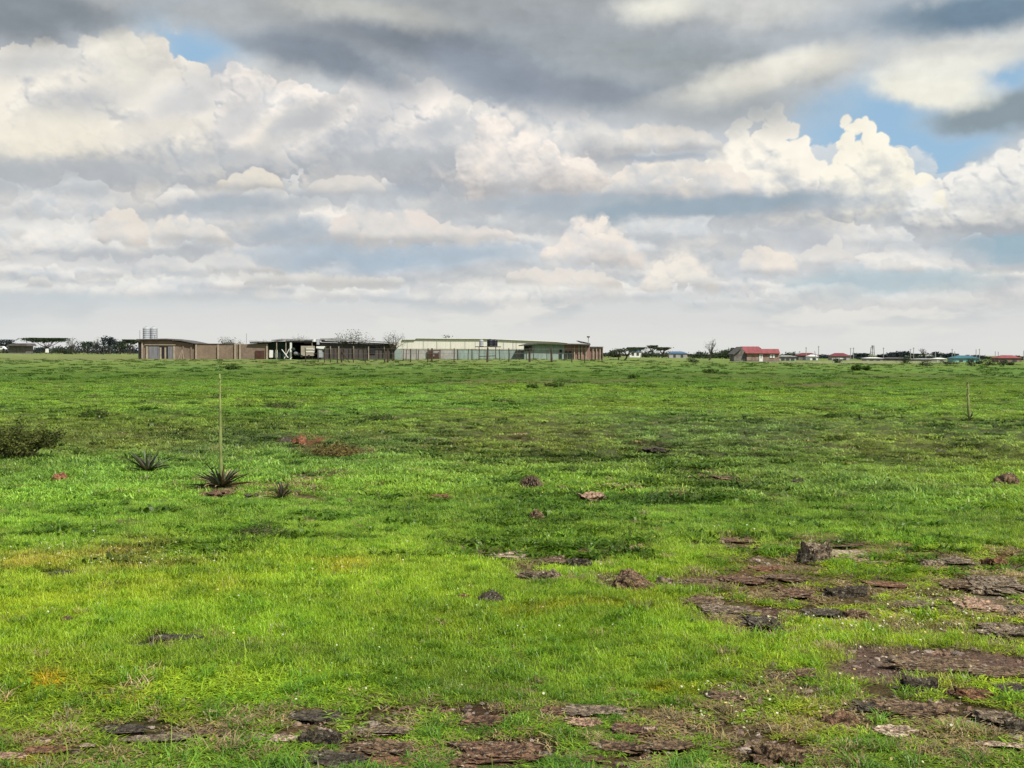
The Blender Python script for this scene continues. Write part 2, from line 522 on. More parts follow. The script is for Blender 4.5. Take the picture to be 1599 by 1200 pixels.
def sheet_image(name, x0, x1, y0, y1, step, wrap=False):
    c, a = make_sheet(x0, x1, y0, y1, step)
    h_, w_ = a.shape
    if wrap:     # join the two ends behind the viewer, calm the zenith
        n = w_ // 12
        wt = np.zeros(w_, np.float32)
        wt[:n] = np.linspace(0.5, 0, n); wt[-n:] = np.linspace(0, 0.5, n)
        c = c * (1 - wt[None, :, None]) + c[:, ::-1] * wt[None, :, None]
        a = a * (1 - wt[None, :]) + a[:, ::-1] * wt[None, :]
        yy = y0 + (np.arange(h_) + 0.5) * step
        z = sstep(yy, 1500, 2500)[:, None]
        c = c * (1 - z[..., None]) + c.mean(axis=(0, 1)) * z[..., None]
        a = a * (1 - z) + 0.8 * z
    im = bpy.data.images.new(name, w_, h_, alpha=True, float_buffer=True)
    im.alpha_mode = 'CHANNEL_PACKED'
    buf = np.concatenate([c, a[..., None]], axis=2).astype(np.float32)
    im.pixels.foreach_set(buf.ravel())
    im.update()
    return im


tc = w.node('ShaderNodeTexCoord').outputs['Generated']
sep = w.node('ShaderNodeSeparateXYZ')
w.l.new(tc, sep.inputs[0])
az = w.math('ARCTAN2', sep.outputs[0], sep.outputs[1])
el = w.math('ARCSINE', sep.outputs[2])


def sheet_nodes(im, x0, x1, y0, y1):
    cb = w.node('ShaderNodeCombineXYZ')
    w.put(cb.inputs[0], w.math('MULTIPLY_ADD', az, 1800.0 / (x1 - x0), -x0 / (x1 - x0)))
    w.put(cb.inputs[1], w.math('MULTIPLY_ADD', el, 1800.0 / (y1 - y0), -y0 / (y1 - y0)))
    t = w.node('ShaderNodeTexImage', image=im, extension='EXTEND', interpolation='Linear')
    w.l.new(cb.outputs[0], t.inputs[0])
    return t


A0 = (-1000.0, 1000.0, -60.0, 640.0)
step_a = 1.25
A1 = (-5655.0, 5655.0, -60.0, 2830.0)
front = sheet_nodes(sheet_image('cloud_sheet_front', *A0, step_a), *A0)
whole = sheet_nodes(sheet_image('cloud_sheet_dome', *A1, 14.0, True), *A1)
m_ = w.math('MULTIPLY', w.rng(w.math('ABSOLUTE', az), 0.54, 0.49), w.rng(el, 0.345, 0.32))
ccol = w.mix(m_, whole.outputs[0], front.outputs[0])
calp = w.math('ADD', w.math('MULTIPLY', front.outputs[1], m_), w.math('MULTIPLY', whole.outputs[1], w.math('SUBTRACT', 1.0, m_)))
SKY_K = 1.0 / (WS * 2 ** SC.view_settings.exposure)      # cloud sheet tones are picture tones
ccol = w.vmath('SCALE', ccol, SKY_K)
blue = w.mix(0.7, sky.outputs[0], tuple(v * SKY_K for v in lin((156, 194, 220))))
col = w.mix(calp, blue, ccol)
bg = w.node('ShaderNodeBackground')
w.put(bg.inputs[0], col)
bg.inputs[1].default_value = WS
outw = w.node('ShaderNodeOutputWorld')
w.l.new(bg.outputs[0], outw.inputs[0])
world.cycles.sampling_method = 'MANUAL'
world.cycles.sample_map_resolution = 256
# ---------------------------------------------------------------- terrain
def photo_px(x, y, z=0.0):
    """bearing / dip of ground points, in photo-pixel units (only used to lay patches out on the land)"""
    y = np.maximum(y, 0.3)
    u, v = F * x / y, HZ - CY + F * (EYE - z) / y
    return CX + u - v * ROLL, CY + v + u * ROLL


SOIL = [  # bare or rocky ground: px x, px y, rx, ry, colour, strength
 (790, 862, 70, 12, (120, 92, 72), .8), (885, 876, 62, 13, (116, 94, 76), .8), (950, 857, 66, 9, (128, 88, 72), .8),
 (842, 898, 46, 9, (122, 100, 78), .7), (990, 908, 66, 18, (96, 78, 62), .9), (1110, 912, 80, 12, (120, 92, 70), .7),
 (1150, 955, 92, 20, (110, 86, 68), 1.0), (1210, 980, 40, 10, (96, 80, 66), .9), (1140, 843, 60, 7, (116, 86, 66), .8),
 (1240, 842, 90, 7, (120, 80, 60), .8), (1320, 865, 70, 14, (150, 124, 102), .8), (1380, 870, 60, 8, (120, 90, 66), .6),
 (1190, 890, 50, 8, (132, 88, 64), .8), (1190, 910, 90, 12, (120, 84, 64), .8), (1270, 927, 90, 14, (112, 82, 62), .8),
 (1330, 925, 60, 12, (90, 64, 50), .8), (1310, 956, 80, 12, (96, 72, 56), .8), (1475, 880, 60, 12, (128, 116, 98), .7),
 (1560, 874, 40, 9, (124, 84, 60), .8), (1540, 905, 90, 20, (132, 116, 98), .8), (1560, 940, 80, 26, (138, 124, 108), .8),
 (1420, 935, 80, 10, (116, 96, 72), .7), (1400, 970, 120, 14, (118, 104, 76), .6), (1580, 985, 60, 18, (120, 104, 92), 1.0),
 (1480, 1036, 150, 20, (118, 98, 84), 1.0), (1590, 1046, 70, 18, (122, 100, 86), 1.0), (1430, 1068, 60, 12, (70, 50, 40), .9),
 (1530, 1080, 70, 14, (124, 84, 56), .8), (1130, 1085, 70, 12, (104, 76, 58), .8), (1250, 1065, 60, 18, (110, 90, 70), .7),
 (1400, 1106, 110, 18, (80, 60, 48), .9), (1310, 1124, 50, 12, (70, 48, 40), .9), (1570, 1125, 80, 22, (96, 80, 70), .9),
 (1380, 1142, 50, 12, (110, 92, 74), .8), (1200, 1180, 70, 20, (90, 66, 50), .9), (1230, 1140, 120, 18, (124, 108, 74), .6),
 (930, 1112, 90, 16, (110, 84, 66), .85), (990, 1140, 60, 14, (96, 62, 50), .85), (1010, 1166, 90, 14, (80, 62, 50), .85),
 (750, 1125, 50, 12, (84, 58, 46), .9), (765, 1178, 84, 28, (86, 60, 48), 1.0), (590, 1180, 100, 26, (86, 62, 50), 1.0),
 (595, 1140, 60, 10, (100, 80, 62), .8), (460, 1155, 90, 12, (110, 84, 66), .85), (485, 1120, 60, 12, (60, 44, 34), .9),
 (240, 1140, 120, 16, (74, 60, 42), .75), (250, 1158, 90, 8, (112, 92, 70), .8), (60, 1168, 90, 12, (130, 96, 66), .75),
 (300, 1158, 70, 8, (108, 88, 66), .8), (1010, 1184, 70, 10, (90, 66, 50), .7), (150, 1110, 70, 8, (84, 70, 44), .6),
 (150, 1082, 20, 5, (130, 100, 60), .5), (275, 995, 52, 7, (40, 46, 24), .9), (95, 893, 40, 5, (56, 56, 30), .8),
 (410, 830, 60, 8, (60, 80, 34), .6), (470, 690, 46, 8, (150, 84, 60), .8), (520, 708, 60, 10, (122, 112, 66), .8),
 (520, 750, 80, 7, (100, 84, 56), .8), (690, 755, 40, 3, (126, 96, 64), .7), (340, 760, 60, 12, (104, 84, 66), .8),
 (445, 765, 34, 12, (104, 84, 60), .8), (690, 692, 40, 5, (126, 122, 98), .7), (1055, 776, 40, 5, (130, 100, 70), .8),
 (955, 776, 60, 4, (110, 92, 60), .6), (1120, 748, 44, 7, (112, 92, 66), .7), (1165, 771, 50, 4, (104, 92, 60), .6),
 (1025, 706, 36, 5, (70, 56, 42), .9), (1320, 710, 50, 4, (120, 110, 74), .5), (800, 692, 30, 3, (118, 104, 74), .6),
 (690, 775, 26, 3, (120, 92, 62), .6), (1290, 602, 90, 2.5, (128, 112, 76), .6), (820, 597, 200, 4, (134, 132, 84), .5),
 (1300, 588, 330, 2, (96, 108, 60), .6), (1460, 587, 120, 2, (96, 104, 60), .6),
 (180, 560, 230, 2, (150, 150, 104), .5), (560, 567, 260, 2, (150, 156, 96), .6), (1340, 566, 160, 1.6, (176, 176, 140), .8),
]
YELLOW = [  # yellow-green or yellow swards: px x, px y, rx, ry, colour, strength
 (60, 866, 110, 16, (158, 152, 62), .85), (200, 876, 110, 16, (160, 148, 68), .8), (150, 855, 160, 12, (140, 148, 52), .6),
 (600, 880, 80, 18, (146, 146, 40), .8), (560, 885, 60, 10, (160, 136, 40), .6), (570, 945, 34, 7, (214, 176, 44), .95),
 (470, 935, 150, 20, (128, 156, 32), .6), (905, 958, 70, 12, (190, 164, 46), .9), (960, 945, 110, 26, (138, 158, 30), .7),
 (1110, 965, 60, 16, (142, 156, 36), .6), (1230, 985, 110, 18, (140, 142, 44), .7), (1200, 1020, 120, 22, (130, 148, 38), .6),
 (85, 1082, 34, 8, (226, 184, 44), .95), (150, 1084, 26, 4, (160, 132, 50), .8), (300, 1133, 46, 14, (210, 180, 44), .95),
 (70, 1150, 50, 14, (168, 140, 40), .8), (20, 1172, 50, 10, (176, 132, 62), .8), (240, 1115, 60, 12, (140, 138, 40), .7),
 (300, 1060, 30, 10, (150, 140, 50), .6), (1340, 1050, 60, 12, (150, 138, 56), .7), (1050, 1068, 40, 10, (176, 150, 30), .8),
 (870, 845, 200, 16, (128, 160, 54), .6), (1080, 835, 150, 16, (132, 160, 60), .5), (1390, 990, 160, 14, (134, 152, 48), .6),
 (1280, 1120, 60, 22, (140, 140, 50), .6), (980, 990, 300, 30, (116, 160, 32), .5), (420, 1050, 80, 14, (128, 152, 34), .5),
 (700, 1010, 200, 40, (112, 160, 30), .4), (1590, 860, 60, 10, (132, 150, 46), .6), (350, 640, 240, 40, (98, 140, 46), .4),
 (760, 985, 150, 30, (146, 160, 40), .55), (250, 930, 160, 24, (144, 158, 42), .5), (150, 1040, 120, 24, (138, 156, 40), .45), (560, 1060, 140, 22, (136, 158, 40), .45),
 (1530, 1075, 40, 12, (168, 120, 60), .6), (100, 1000, 200, 30, (110, 156, 34), .4),
]
ROWS_Y = np.array([549, 558, 567, 580, 600, 640, 690, 740, 800, 880, 960, 1040, 1110, 1200, 1500], float)
ROWS_C = np.array([(140, 156, 96), (132, 152, 84), (120, 148, 70), (108, 145, 60), (108, 150, 58), (100, 142, 54), (98, 136, 58), (102, 148, 52),
                   (112, 160, 48), (120, 164, 40), (118, 164, 36), (116, 162, 36), (106, 152, 38), (98, 144, 42), (96, 142, 42)], float)
LIGHT = 2.1     # ground irradiance / pi, to turn picture tones into surface colour


def px_ell(U, V, x, y, rx, ry):
    return np.sqrt(((U - x) / rx) ** 2 + ((V - y) / ry) ** 2)


def macro(x, y):
    d = np.hypot(x, y)
    u = CX + F * x / np.maximum(y, 1.0)
    z = 0.30 * sstep(u, 480, 880) * (1 - sstep(u, 960, 1100)) * sstep(d, 110, 210) * (y > 0)
    far = sstep(d, 30, 120)
    z = z + 0.10 * far * fbm(x / 47, y / 60, 301, 3) + 0.05 * sstep(d, 8, 30) * fbm(x / 9.0, y / 11, 305, 3)
    return z


def lumpy(x, y):
    """how tussocky the ground is, 0..1"""
    U, V = photo_px(x, y)
    m = np.exp(-((V - 690) / 55.0) ** 2) * (0.5 + 0.5 * sstep(U + 200 * fbm(x / 4, y / 5, 44, 2), 500, 800))
    m = np.maximum(m, 0.55 * np.exp(-((V - 640) / 60.0) ** 2))
    m = np.maximum(m, 0.35 * sstep(V, 990, 1080))
    m = np.maximum(m, 0.6 * np.exp(-((V - 900) / 50.0) ** 2) * sstep(U, 1050, 1150))
    m = np.maximum(m, 0.7 * np.exp(-((V - 770) / 40.0) ** 2) * np.exp(-((U - 1200) / 300.0) ** 2))
    return np.clip(m, 0.12, 1)


def soil_mask(x, y):
    U, V = photo_px(x, y)
    wx = fbm(x * 2.1, y * 2.1, 61, 3); wy = fbm(x * 2.1 + 31, y * 2.1, 67, 3)
    sc = np.clip((V - HZ) / 300.0, 0.05, 1.4)
    U2 = U + wx * 70 * sc; V2 = V + wy * 26 * sc
    m = np.zeros_like(U)
    c = np.zeros(U.shape + (3,))
    for (a, b, rx, ry, cc, st) in SOIL:
        q = st * sstep(-px_ell(U2, V2, a, b, rx, ry), -1.25, -0.7)
        c = c * (1 - q[..., None]) + lin_a(cc) * q[..., None]
        m = np.maximum(m, q)
    c = np.where(m[..., None] > 0.01, c / np.maximum(m, 0.01)[..., None], 0)
    # scattered bare spots through the stony ground and along the near edge
    reg = np.maximum(sstep(V2, 1085, 1130), sstep(U2, 1060, 1180) * sstep(V2, 838, 856) * (1 - 0.8 * sstep(V2, 955, 975) * (1 - sstep(V2, 1030, 1060) * sstep(U2, 1200, 1300))))
    q = 0.85 * reg * sstep(fbm(x / 0.42, y / 0.5, 71, 4) + 0.12 * fbm(x / 0.1, y / 0.1, 75, 2), 0.10, 0.24)
    cc = lin_a((92, 70, 52)) + (lin_a((136, 116, 90)) - lin_a((92, 70, 52))) * sstep(fbm(x / 0.3, y / 0.3, 77, 3), 0.0, 0.3)[..., None]
    c = np.where((q > m)[..., None], cc, c)
    m = np.maximum(m, q)
    return m, np.clip(c, 0, 0.6)


def height(x, y, full=True):
    x = np.asarray(x, float); y = np.asarray(y, float)
    z = macro(x, y)
    if full:
        d = np.hypot(x, y)
        lm = lumpy(x, y)
        near = 1 - sstep(d, 60, 140)
        b = billow(x / 0.95, y / 0.55, 81, 3) - 0.5
        c = fbm(x / 0.33, y / 0.28, 87, 3)
        z = z + lm * (0.24 * b * sstep(d, 7, 14) + 0.035 * b) * near + lm * 0.022 * c * (1 - sstep(d, 25, 60))
        z = z + sstep(d, 60, 140) * (1 - sstep(d, 160, 200)) * 0.10 * (billow(x / 4.5, y / 3.0, 91, 3) - 0.6)
    return z


def G(x, y):
    return float(height(np.array([x]), np.array([y]))[0])


def at(px, py):
    """ground point seen at a photo pixel"""
    d = pxdir(px, py)
    t = (EYE) / max(1e-4, -d.z)
    for _ in range(25):
        x, y = d.x * t, d.y * t
        z = float(macro(np.array([x]), np.array([y]))[0])
        t = 0.5 * t + 0.5 * (EYE - z) / max(1e-4, -d.z)
    x, y = d.x * t, d.y * t
    return Vector((x, y, G(x, y)))


def sward(x, y, d=None):
    """surface colour of the grass cover"""
    U, V = photo_px(x, y, macro(x, y))
    V1 = np.clip(V - 0.5 + 14 * fbm(x / 1.7, y / 2.2, 21, 3) * np.clip((V - HZ) / 120, 0, 1.5), 546, 1500)
    c = np.stack([np.interp(V1, ROWS_Y, ROWS_C[:, k]) for k in range(3)], axis=-1) / 255.0
    nr = sstep(V, 575, 680)[..., None]
    c = c ** 2.2 * (np.array([1.0, 1.0, 1.05]) * (1 - nr) + np.array([1.28, 1.02, 1.5]) * nr)
    sc = np.clip((V - HZ) / 300.0, 0.05, 1.4)
    U2 = U + fbm(x * 1.3, y * 1.3, 131, 3) * 90 * sc; V2 = V + fbm(x * 1.3 + 9, y * 1.3, 137, 3) * 34 * sc
    yn = np.clip(0.85 + 1.6 * fbm(x / 0.5, y / 0.7, 161, 3), 0.15, 1.15)
    for (a, b, rx, ry, cc, st) in YELLOW:
        q = st * sstep(-px_ell(U2, V2, a, b, rx, ry), -1.7, 0.1) * yn
        c = c * (1 - q[..., None]) + lin_a(cc) * q[..., None]
    # the dull olive, grazed-down belt in the middle distance
    q = 0.42 * sstep(-px_ell(U2, V2, 1080, 692, 520, 46), -1.3, -0.5)
    q = np.maximum(q, 0.45 * sstep(-px_ell(U2, V2, 1250, 765, 300, 30), -1.3, -0.5))
    q = np.maximum(q, 0.5 * sstep(-px_ell(U2, V2, 300, 690, 300, 26), -1.3, -0.5))
    c = c * (1 - q[..., None]) + lin_a((106, 128, 72)) * q[..., None]
    n1 = fbm(x / 2.3, y / 3.0, 141, 4)[..., None]; n2 = fbm(x / 0.5, y / 0.6, 147, 3)[..., None]
    dd = np.hypot(x, y)
    n3 = fbm(x / 14, y / 22, 151, 4)[..., None]
    c = c * (1 + 0.25 * n1 + 0.24 * n2 * (1 - sstep(dd, 30, 90))[..., None] + 0.14 * n3)
    warm = np.array([1.16, 1.0, 0.85]); cool = np.array([0.95, 0.98, 1.0])
    t = np.clip(0.5 + 1.1 * fbm(x / 3.7 + 5, y / 5, 157, 4), 0, 1)[..., None]
    c = c * (warm * t + cool * (1 - t))
    return np.clip(c / LIGHT, 0.004, 0.6)


# ---------------------------------------------------------------- materials
def new_mat(name):
    m = bpy.data.materials.new(name)
    m.use_nodes = True
    m.node_tree.nodes.clear()
    return m, NT(m.node_tree)


def finish(n, shader, disp=None):
    o = n.node('ShaderNodeOutputMaterial')
    n.l.new(shader, o.inputs[0])


def principled(n, colr, rough=0.8, normal=None, spec=0.3, metal=0.0):
    b = n.node('ShaderNodeBsdfPrincipled')
    n.put(b.inputs['Base Color'], colr)
    n.put(b.inputs['Roughness'], rough)
    b.inputs['Specular IOR Level'].default_value = spec
    b.inputs['Metallic'].default_value = metal
    if normal is not None:
        n.l.new(normal, b.inputs['Normal'])
    return b.outputs[0]


def bump(n, h, strength=0.5, dist=0.02, normal=None):
    b = n.node('ShaderNodeBump')
    n.put(b.inputs['Height'], h)
    b.inputs['Strength'].default_value = strength
    b.inputs['Distance'].default_value = dist
    if normal is not None:
        n.l.new(normal, b.inputs['Normal'])
    return b.outputs[0]


def mat_plain(name, c, var=0.25, scale=3.0, rough=0.85, spec=0.25, stretch=(1, 1, 1), c2=None, bmp=0.0, metal=0.0, detail=5):
    """weathered surface: base colour broken up by object-space noise"""
    m, n = new_mat(name)
    co = n.node('ShaderNodeTexCoord').outputs['Object']
    v = n.mapping(co, scale=stretch)
    a = n.noise(v, scale, detail, 0.62)
    b = n.noise(v, scale * 4.3, 4, 0.6)
    f = n.rng(n.math('MULTIPLY_ADD', b, 0.5, a), 0.45, 1.05)
    base = lin(c)
    other = lin(c2) if c2 else tuple(max(0, q * (1 - 2 * var)) for q in base)
    top = tuple(min(1, q * (1 + var)) for q in base)
    colr = n.mix(f, other, top)
    nm = bump(n, b, bmp, 0.05) if bmp else None
    finish(n, principled(n, colr, rough, nm, spec, metal))
    return m


def make_ground_mat():
    m, n = new_mat('meadow_ground')
    at_ = n.node('ShaderNodeAttribute', attribute_name='gcol')
    so = n.node('ShaderNodeAttribute', attribute_name='soil')
    pos = n.node('ShaderNodeNewGeometry').outputs['Position']
    f1 = n.noise(pos, 9.0, 6, 0.68)
    f2 = n.noise(pos, 55.0, 5, 0.65)
    f3 = n.noise(n.vmath('MULTIPLY', pos, (0.5, 1.3, 1)), 1.3, 6, 0.65)
    pebble = n.voro(pos, 60.0, 'F1', 'Distance')
    k = n.math('MULTIPLY_ADD', f1, 0.9, n.math('MULTIPLY_ADD', f2, 0.8, n.math('MULTIPLY', f3, 0.9)))
    k = n.rng(k, 0.85, 1.75, 0.55, 1.45, smooth=False)
    c = n.vmath('SCALE', at_.outputs['Color'], k)
    # soil gets brown / grey / rust grains
    grain = n.noise(pos, 26.0, 7, 0.72, color=True)
    gs = n.node('ShaderNodeSeparateXYZ'); n.l.new(grain, gs.inputs[0])
    s = n.mix(n.rng(gs.outputs[0], 0.42, 0.62), c, n.vmath('MULTIPLY', c, (1.7, 1.6, 1.55)))
    s = n.mix(n.rng(gs.outputs[1], 0.50, 0.66), s, n.vmath('MULTIPLY', s, (1.05, 0.76, 0.6)))
    s = n.mix(n.rng(gs.outputs[2], 0.52, 0.62), s, n.vmath('MULTIPLY', s, (0.4, 0.38, 0.36)))
    c = n.mix(so.outputs['Fac'], c, s)
    h = n.math('ADD', n.math('MULTIPLY', f2, 0.5), n.math('ADD', n.math('MULTIPLY', pebble, -0.35), f1))
    nm = bump(n, h, 0.9, 0.03)
    finish(n, principled(n, c, 0.95, nm, 0.15))
    return m


# ---------------------------------------------------------------- ground sheet
def make_ground():
    rr = [0.0, 1.0, 1.8]
    r = 2.4
    while r < 260:
        rr.append(r)
        r *= 1.0052 if r < 45 else 1.0085
    while r < 9000:
        rr.append(r)
        r *= 1.06
    rr = np.array(rr)
    fine = np.linspace(math.radians(-29), math.radians(29), 560)
    coarse = np.linspace(math.radians(29), math.radians(331), 60)[1:-1]
    th = np.concatenate([fine, coarse])
    R, T = np.meshgrid(rr[1:], th, indexing='ij')
    X = R * np.sin(T); Y = R * np.cos(T)
    Z = height(X, Y)
    behind = (np.abs(((T + PI) % (2 * PI)) - PI) > math.radians(29.5))
    Z = np.where(behind, macro(X, Y), Z)
    sm, scol = soil_mask(X, Y)
    sm = np.where(behind | (Y < 2), 0, sm)
    Z = Z - 0.02 * sm * (1 - sstep(R, 12, 20))
    nr, nt = X.shape
    verts = np.concatenate([[[0, 0, 0.0]], np.stack([X, Y, Z], -1).reshape(-1, 3)])
    j = np.arange(nt); jn = (j + 1) % nt
    i = np.arange(nr - 1)[:, None]
    a = 1 + i * nt + j[None]; b = 1 + i * nt + jn[None]
    quads = np.stack([a, b, b + nt, a + nt], -1).reshape(-1, 4)[:, ::-1]
    tris = np.stack([np.zeros(nt, int), 1 + jn, 1 + j], -1)[:, ::-1]
    me = bpy.data.meshes.new('ground')
    nv = len(verts); nq = len(quads)
    me.vertices.add(nv); me.vertices.foreach_set('co', verts.astype(np.float32).ravel())
    loops = np.concatenate([quads.ravel(), tris.ravel()]).astype(np.int32)
    me.loops.add(len(loops)); me.loops.foreach_set('vertex_index', loops)
    starts = np.concatenate([np.arange(nq) * 4, nq * 4 + np.arange(len(tris)) * 3]).astype(np.int32)
    me.polygons.add(len(starts)); me.polygons.foreach_set('loop_start', starts)
    me.polygons.foreach_set('use_smooth', np.ones(len(starts), bool))
    me.update(calc_edges=True)
    g = sward(X, Y)
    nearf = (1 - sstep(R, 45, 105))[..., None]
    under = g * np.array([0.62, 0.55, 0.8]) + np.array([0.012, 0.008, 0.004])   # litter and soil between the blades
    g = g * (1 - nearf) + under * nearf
    mm = sm[..., None]
    g = g * (1 - mm) + (scol * 0.8 / LIGHT) * mm
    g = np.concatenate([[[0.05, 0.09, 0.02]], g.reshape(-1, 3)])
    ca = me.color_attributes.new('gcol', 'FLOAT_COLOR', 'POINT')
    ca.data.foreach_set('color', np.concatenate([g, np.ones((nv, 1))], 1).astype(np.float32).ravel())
    sa = me.attributes.new('soil', 'FLOAT', 'POINT')
    sa.data.foreach_set('value', np.concatenate([[0], sm.ravel()]).astype(np.float32))
    me.materials.append(make_ground_mat())
    o = bpy.data.objects.new('ground', me)
    COL.objects.link(o)
    o['kind'] = 'structure'
    o['label'] = 'wide flat green savanna meadow with bare stony patches'
    o['category'] = 'ground'
    return o


ground = make_ground()
# ---------------------------------------------------------------- building kit
class MB:
    def __init__(self):
        self.v = []
        self.f = []

    def add(self, verts, faces):
        o = len(self.v)
        self.v += [tuple(p) for p in verts]
        self.f += [tuple(i + o for i in f) for f in faces]

    def box(self, x0, x1, y0, y1, z0, z1):
        self.add([(x0, y0, z0), (x1, y0, z0), (x1, y1, z0), (x0, y1, z0), (x0, y0, z1), (x1, y0, z1), (x1, y1, z1), (x0, y1, z1)],
                 [(0, 3, 2, 1), (4, 5, 6, 7), (0, 1, 5, 4), (1, 2, 6, 5), (2, 3, 7, 6), (3, 0, 4, 7)])

    def prism(self, poly, y0, y1):
        """polygon in (x, z) pushed from y0 to y1"""
        n = len(poly)
        self.add([(x, y0, z) for x, z in poly] + [(x, y1, z) for x, z in poly],
                 [tuple(range(n))[::-1], tuple(range(n, 2 * n))] + [(i, (i + 1) % n, n + (i + 1) % n, n + i) for i in range(n)])

    def tube(self, pts, radii, k=6, cap=True):
        pts = [Vector(p) for p in pts]
        rings = []
        for i, p in enumerate(pts):
            t = (pts[min(i + 1, len(pts) - 1)] - pts[max(i - 1, 0)])
            t = t.normalized() if t.length > 1e-9 else Vector((0, 0, 1))
            u = t.cross(Vector((0, 1, 0.13))).normalized(); v_ = t.cross(u)
            r = radii[i] if isinstance(radii, (list, tuple)) else radii
            rings.append([p + (u * math.cos(2 * PI * q / k) + v_ * math.sin(2 * PI * q / k)) * r for q in range(k)])
        o = len(self.v)
        for r_ in rings:
            self.v += [tuple(p) for p in r_]
        for i in range(len(pts) - 1):
            for q in range(k):
                a = o + i * k + q; b = o + i * k + (q + 1) % k
                self.f.append((a, b, b + k, a + k))
        if cap:
            self.f.append(tuple(o + q for q in range(k))[::-1])
            self.f.append(tuple(o + (len(pts) - 1) * k + q for q in range(k)))

    def leaf(self, p, s, rng, up=0.3):
        a = rng.uniform(0, 2 * PI); t = rng.uniform(-1, 1) * (1 - up)
        u = Vector((math.cos(a), math.sin(a), t)).normalized() * s
        v_ = Vector((rng.uniform(-1, 1), rng.uniform(-1, 1), rng.uniform(-1, 1)))
        v_ = (v_ - u * (v_.dot(u) / u.length_squared)).normalized() * s * 0.6
        p = Vector(p)
        self.add([p - u, p + v_ * 0.8, p + u, p - v_ * 0.8], [(0, 1, 2, 3)])

    def build(self, name, mat, parent=None, smooth=False, loc=None):
        me = bpy.data.meshes.new(name)
        off = Vector(loc) if loc is not None else Vector((0, 0, 0))
        me.from_pydata([(x - off.x, y - off.y, z - off.z) for x, y, z in self.v], [], self.f)
        if smooth:
            me.polygons.foreach_set('use_smooth', [True] * len(me.polygons))
        me.update()
        if mat is not None:
            me.materials.append(mat)
        o = bpy.data.objects.new(name, me)
        COL.objects.link(o)
        if parent is not None:
            o.parent = parent
            if loc is not None:
                o.location = off - parent.location
            else:
                o.location = -parent.location
        elif loc is not None:
            o.location = off
        return o


def tag(o, label=None, cat=None, group=None, kind=None):
    for k, v in (('label', label), ('category', cat), ('group', group), ('kind', kind)):
        if v:
            o[k] = v
    return o


def thing(name, loc, label, cat, group=None):
    o = bpy.data.objects.new(name, None)
    o.empty_display_size = 0.2
    o.location = loc
    COL.objects.link(o)
    tag(o, label, cat, group)
    return o


def wx(px, D, py=560.0):
    return ((px - CX) + (py - CY) * ROLL) / F * D


def wz(py, D, px=CX):
    return EYE + (HZ - py + (px - CX) * ROLL) / F * D


def poly(pts, D):
    return [(wx(x, D, y), wz(y, D, x) if y < 560 else min(wz(y, D, x), gz(x, D) - 0.25)) for x, y in pts]


def gz(px, D):
    return float(macro(np.array([wx(px, D)]), np.array([float(D)]))[0])

# ---------------------------------------------------------------- rocks and slabs breaking through the turf
import bmesh as _bm


def ico_np(sub):
    bm = _bm.new()
    _bm.ops.create_icosphere(bm, subdivisions=sub, radius=1.0)
    v = np.array([p.co[:] for p in bm.verts]); f = [tuple(q.index for q in fc.verts) for fc in bm.faces]
    bm.free()
    return v, f


ICO = {k: ico_np(k) for k in (3, 4, 5)}


def mat_rock(name, c, c2, c3, crack=0.5):
    m, n = new_mat(name)
    co = n.node('ShaderNodeTexCoord').outputs['Object']
    geo = n.node('ShaderNodeNewGeometry')
    st = n.vmath('MULTIPLY', co, (1.0, 1.0, 1.25))
    a = n.noise(st, 14.0, 7, 0.7, 0.4)
    b = n.noise(co, 48.0, 6, 0.7)
    l = n.noise(co, 30.0, 4, 0.6, color=True)
    ls = n.node('ShaderNodeSeparateXYZ'); n.l.new(l, ls.inputs[0])
    cr = n.voro(n.vmath('MULTIPLY_ADD', l, (0.06, 0.06, 0.06), st), 17.0, 'DISTANCE_TO_EDGE')
    crk = n.rng(cr, 0.0, 0.07, 0.0, 1.0)
    colr = n.mix(n.rng(a, 0.38, 0.62), lin(c), lin(c2))
    colr = n.mix(n.rng(ls.outputs[0], 0.52, 0.62), colr, lin(c3))
    colr = n.mix(n.rng(ls.outputs[1], 0.60, 0.68, 0, 0.7), colr, lin((176, 168, 150)))      # pale lichen
    colr = n.vmath('SCALE', colr, n.rng(b, 0.3, 0.7, 0.55, 1.35, smooth=False))
    pits = n.rng(n.noise(co, 85.0, 3, 0.6), 0.36, 0.46)
    colr = n.mix(n.math('MULTIPLY', n.math('SUBTRACT', 1.0, pits), 0.55), colr, lin((48, 40, 32)))
    colr = n.mix(n.math('MULTIPLY', n.math('SUBTRACT', 1.0, crk), crack), colr, lin((46, 36, 28)))   # darker along the cracks
    h = n.math('ADD', n.math('MULTIPLY_ADD', pits, 0.3, n.math('MULTIPLY', crk, 0.4)), n.math('MULTIPLY_ADD', a, 0.9, n.math('MULTIPLY', b, 0.35)))
    finish(n, principled(n, colr, 0.92, bump(n, h, 0.9, 0.02), 0.2))
    return m


RM = {
 'brown': mat_rock('brown_rock', (88, 70, 52), (130, 108, 84), (54, 42, 32)),
 'red': mat_rock('red_brown_rock', (92, 68, 52), (130, 102, 80), (60, 44, 34)),
 'rust': mat_rock('rust_rock', (108, 76, 54), (138, 104, 76), (74, 50, 38)),
 'earth': mat_rock('red_earth', (124, 80, 58), (146, 100, 72), (92, 56, 40), 0.2),
 'grey': mat_rock('grey_rock', (104, 92, 76), (142, 126, 106), (68, 56, 44)),
 'dark': mat_rock('dark_rock', (62, 57, 48), (94, 86, 72), (42, 37, 32)),
 'pale': mat_rock('pale_rock', (160, 140, 118), (188, 170, 148), (126, 102, 84)),
 'pink': mat_rock('pinkish_rock', (156, 126, 104), (178, 150, 126), (112, 86, 70)),
}


ROCK_FOOT = []


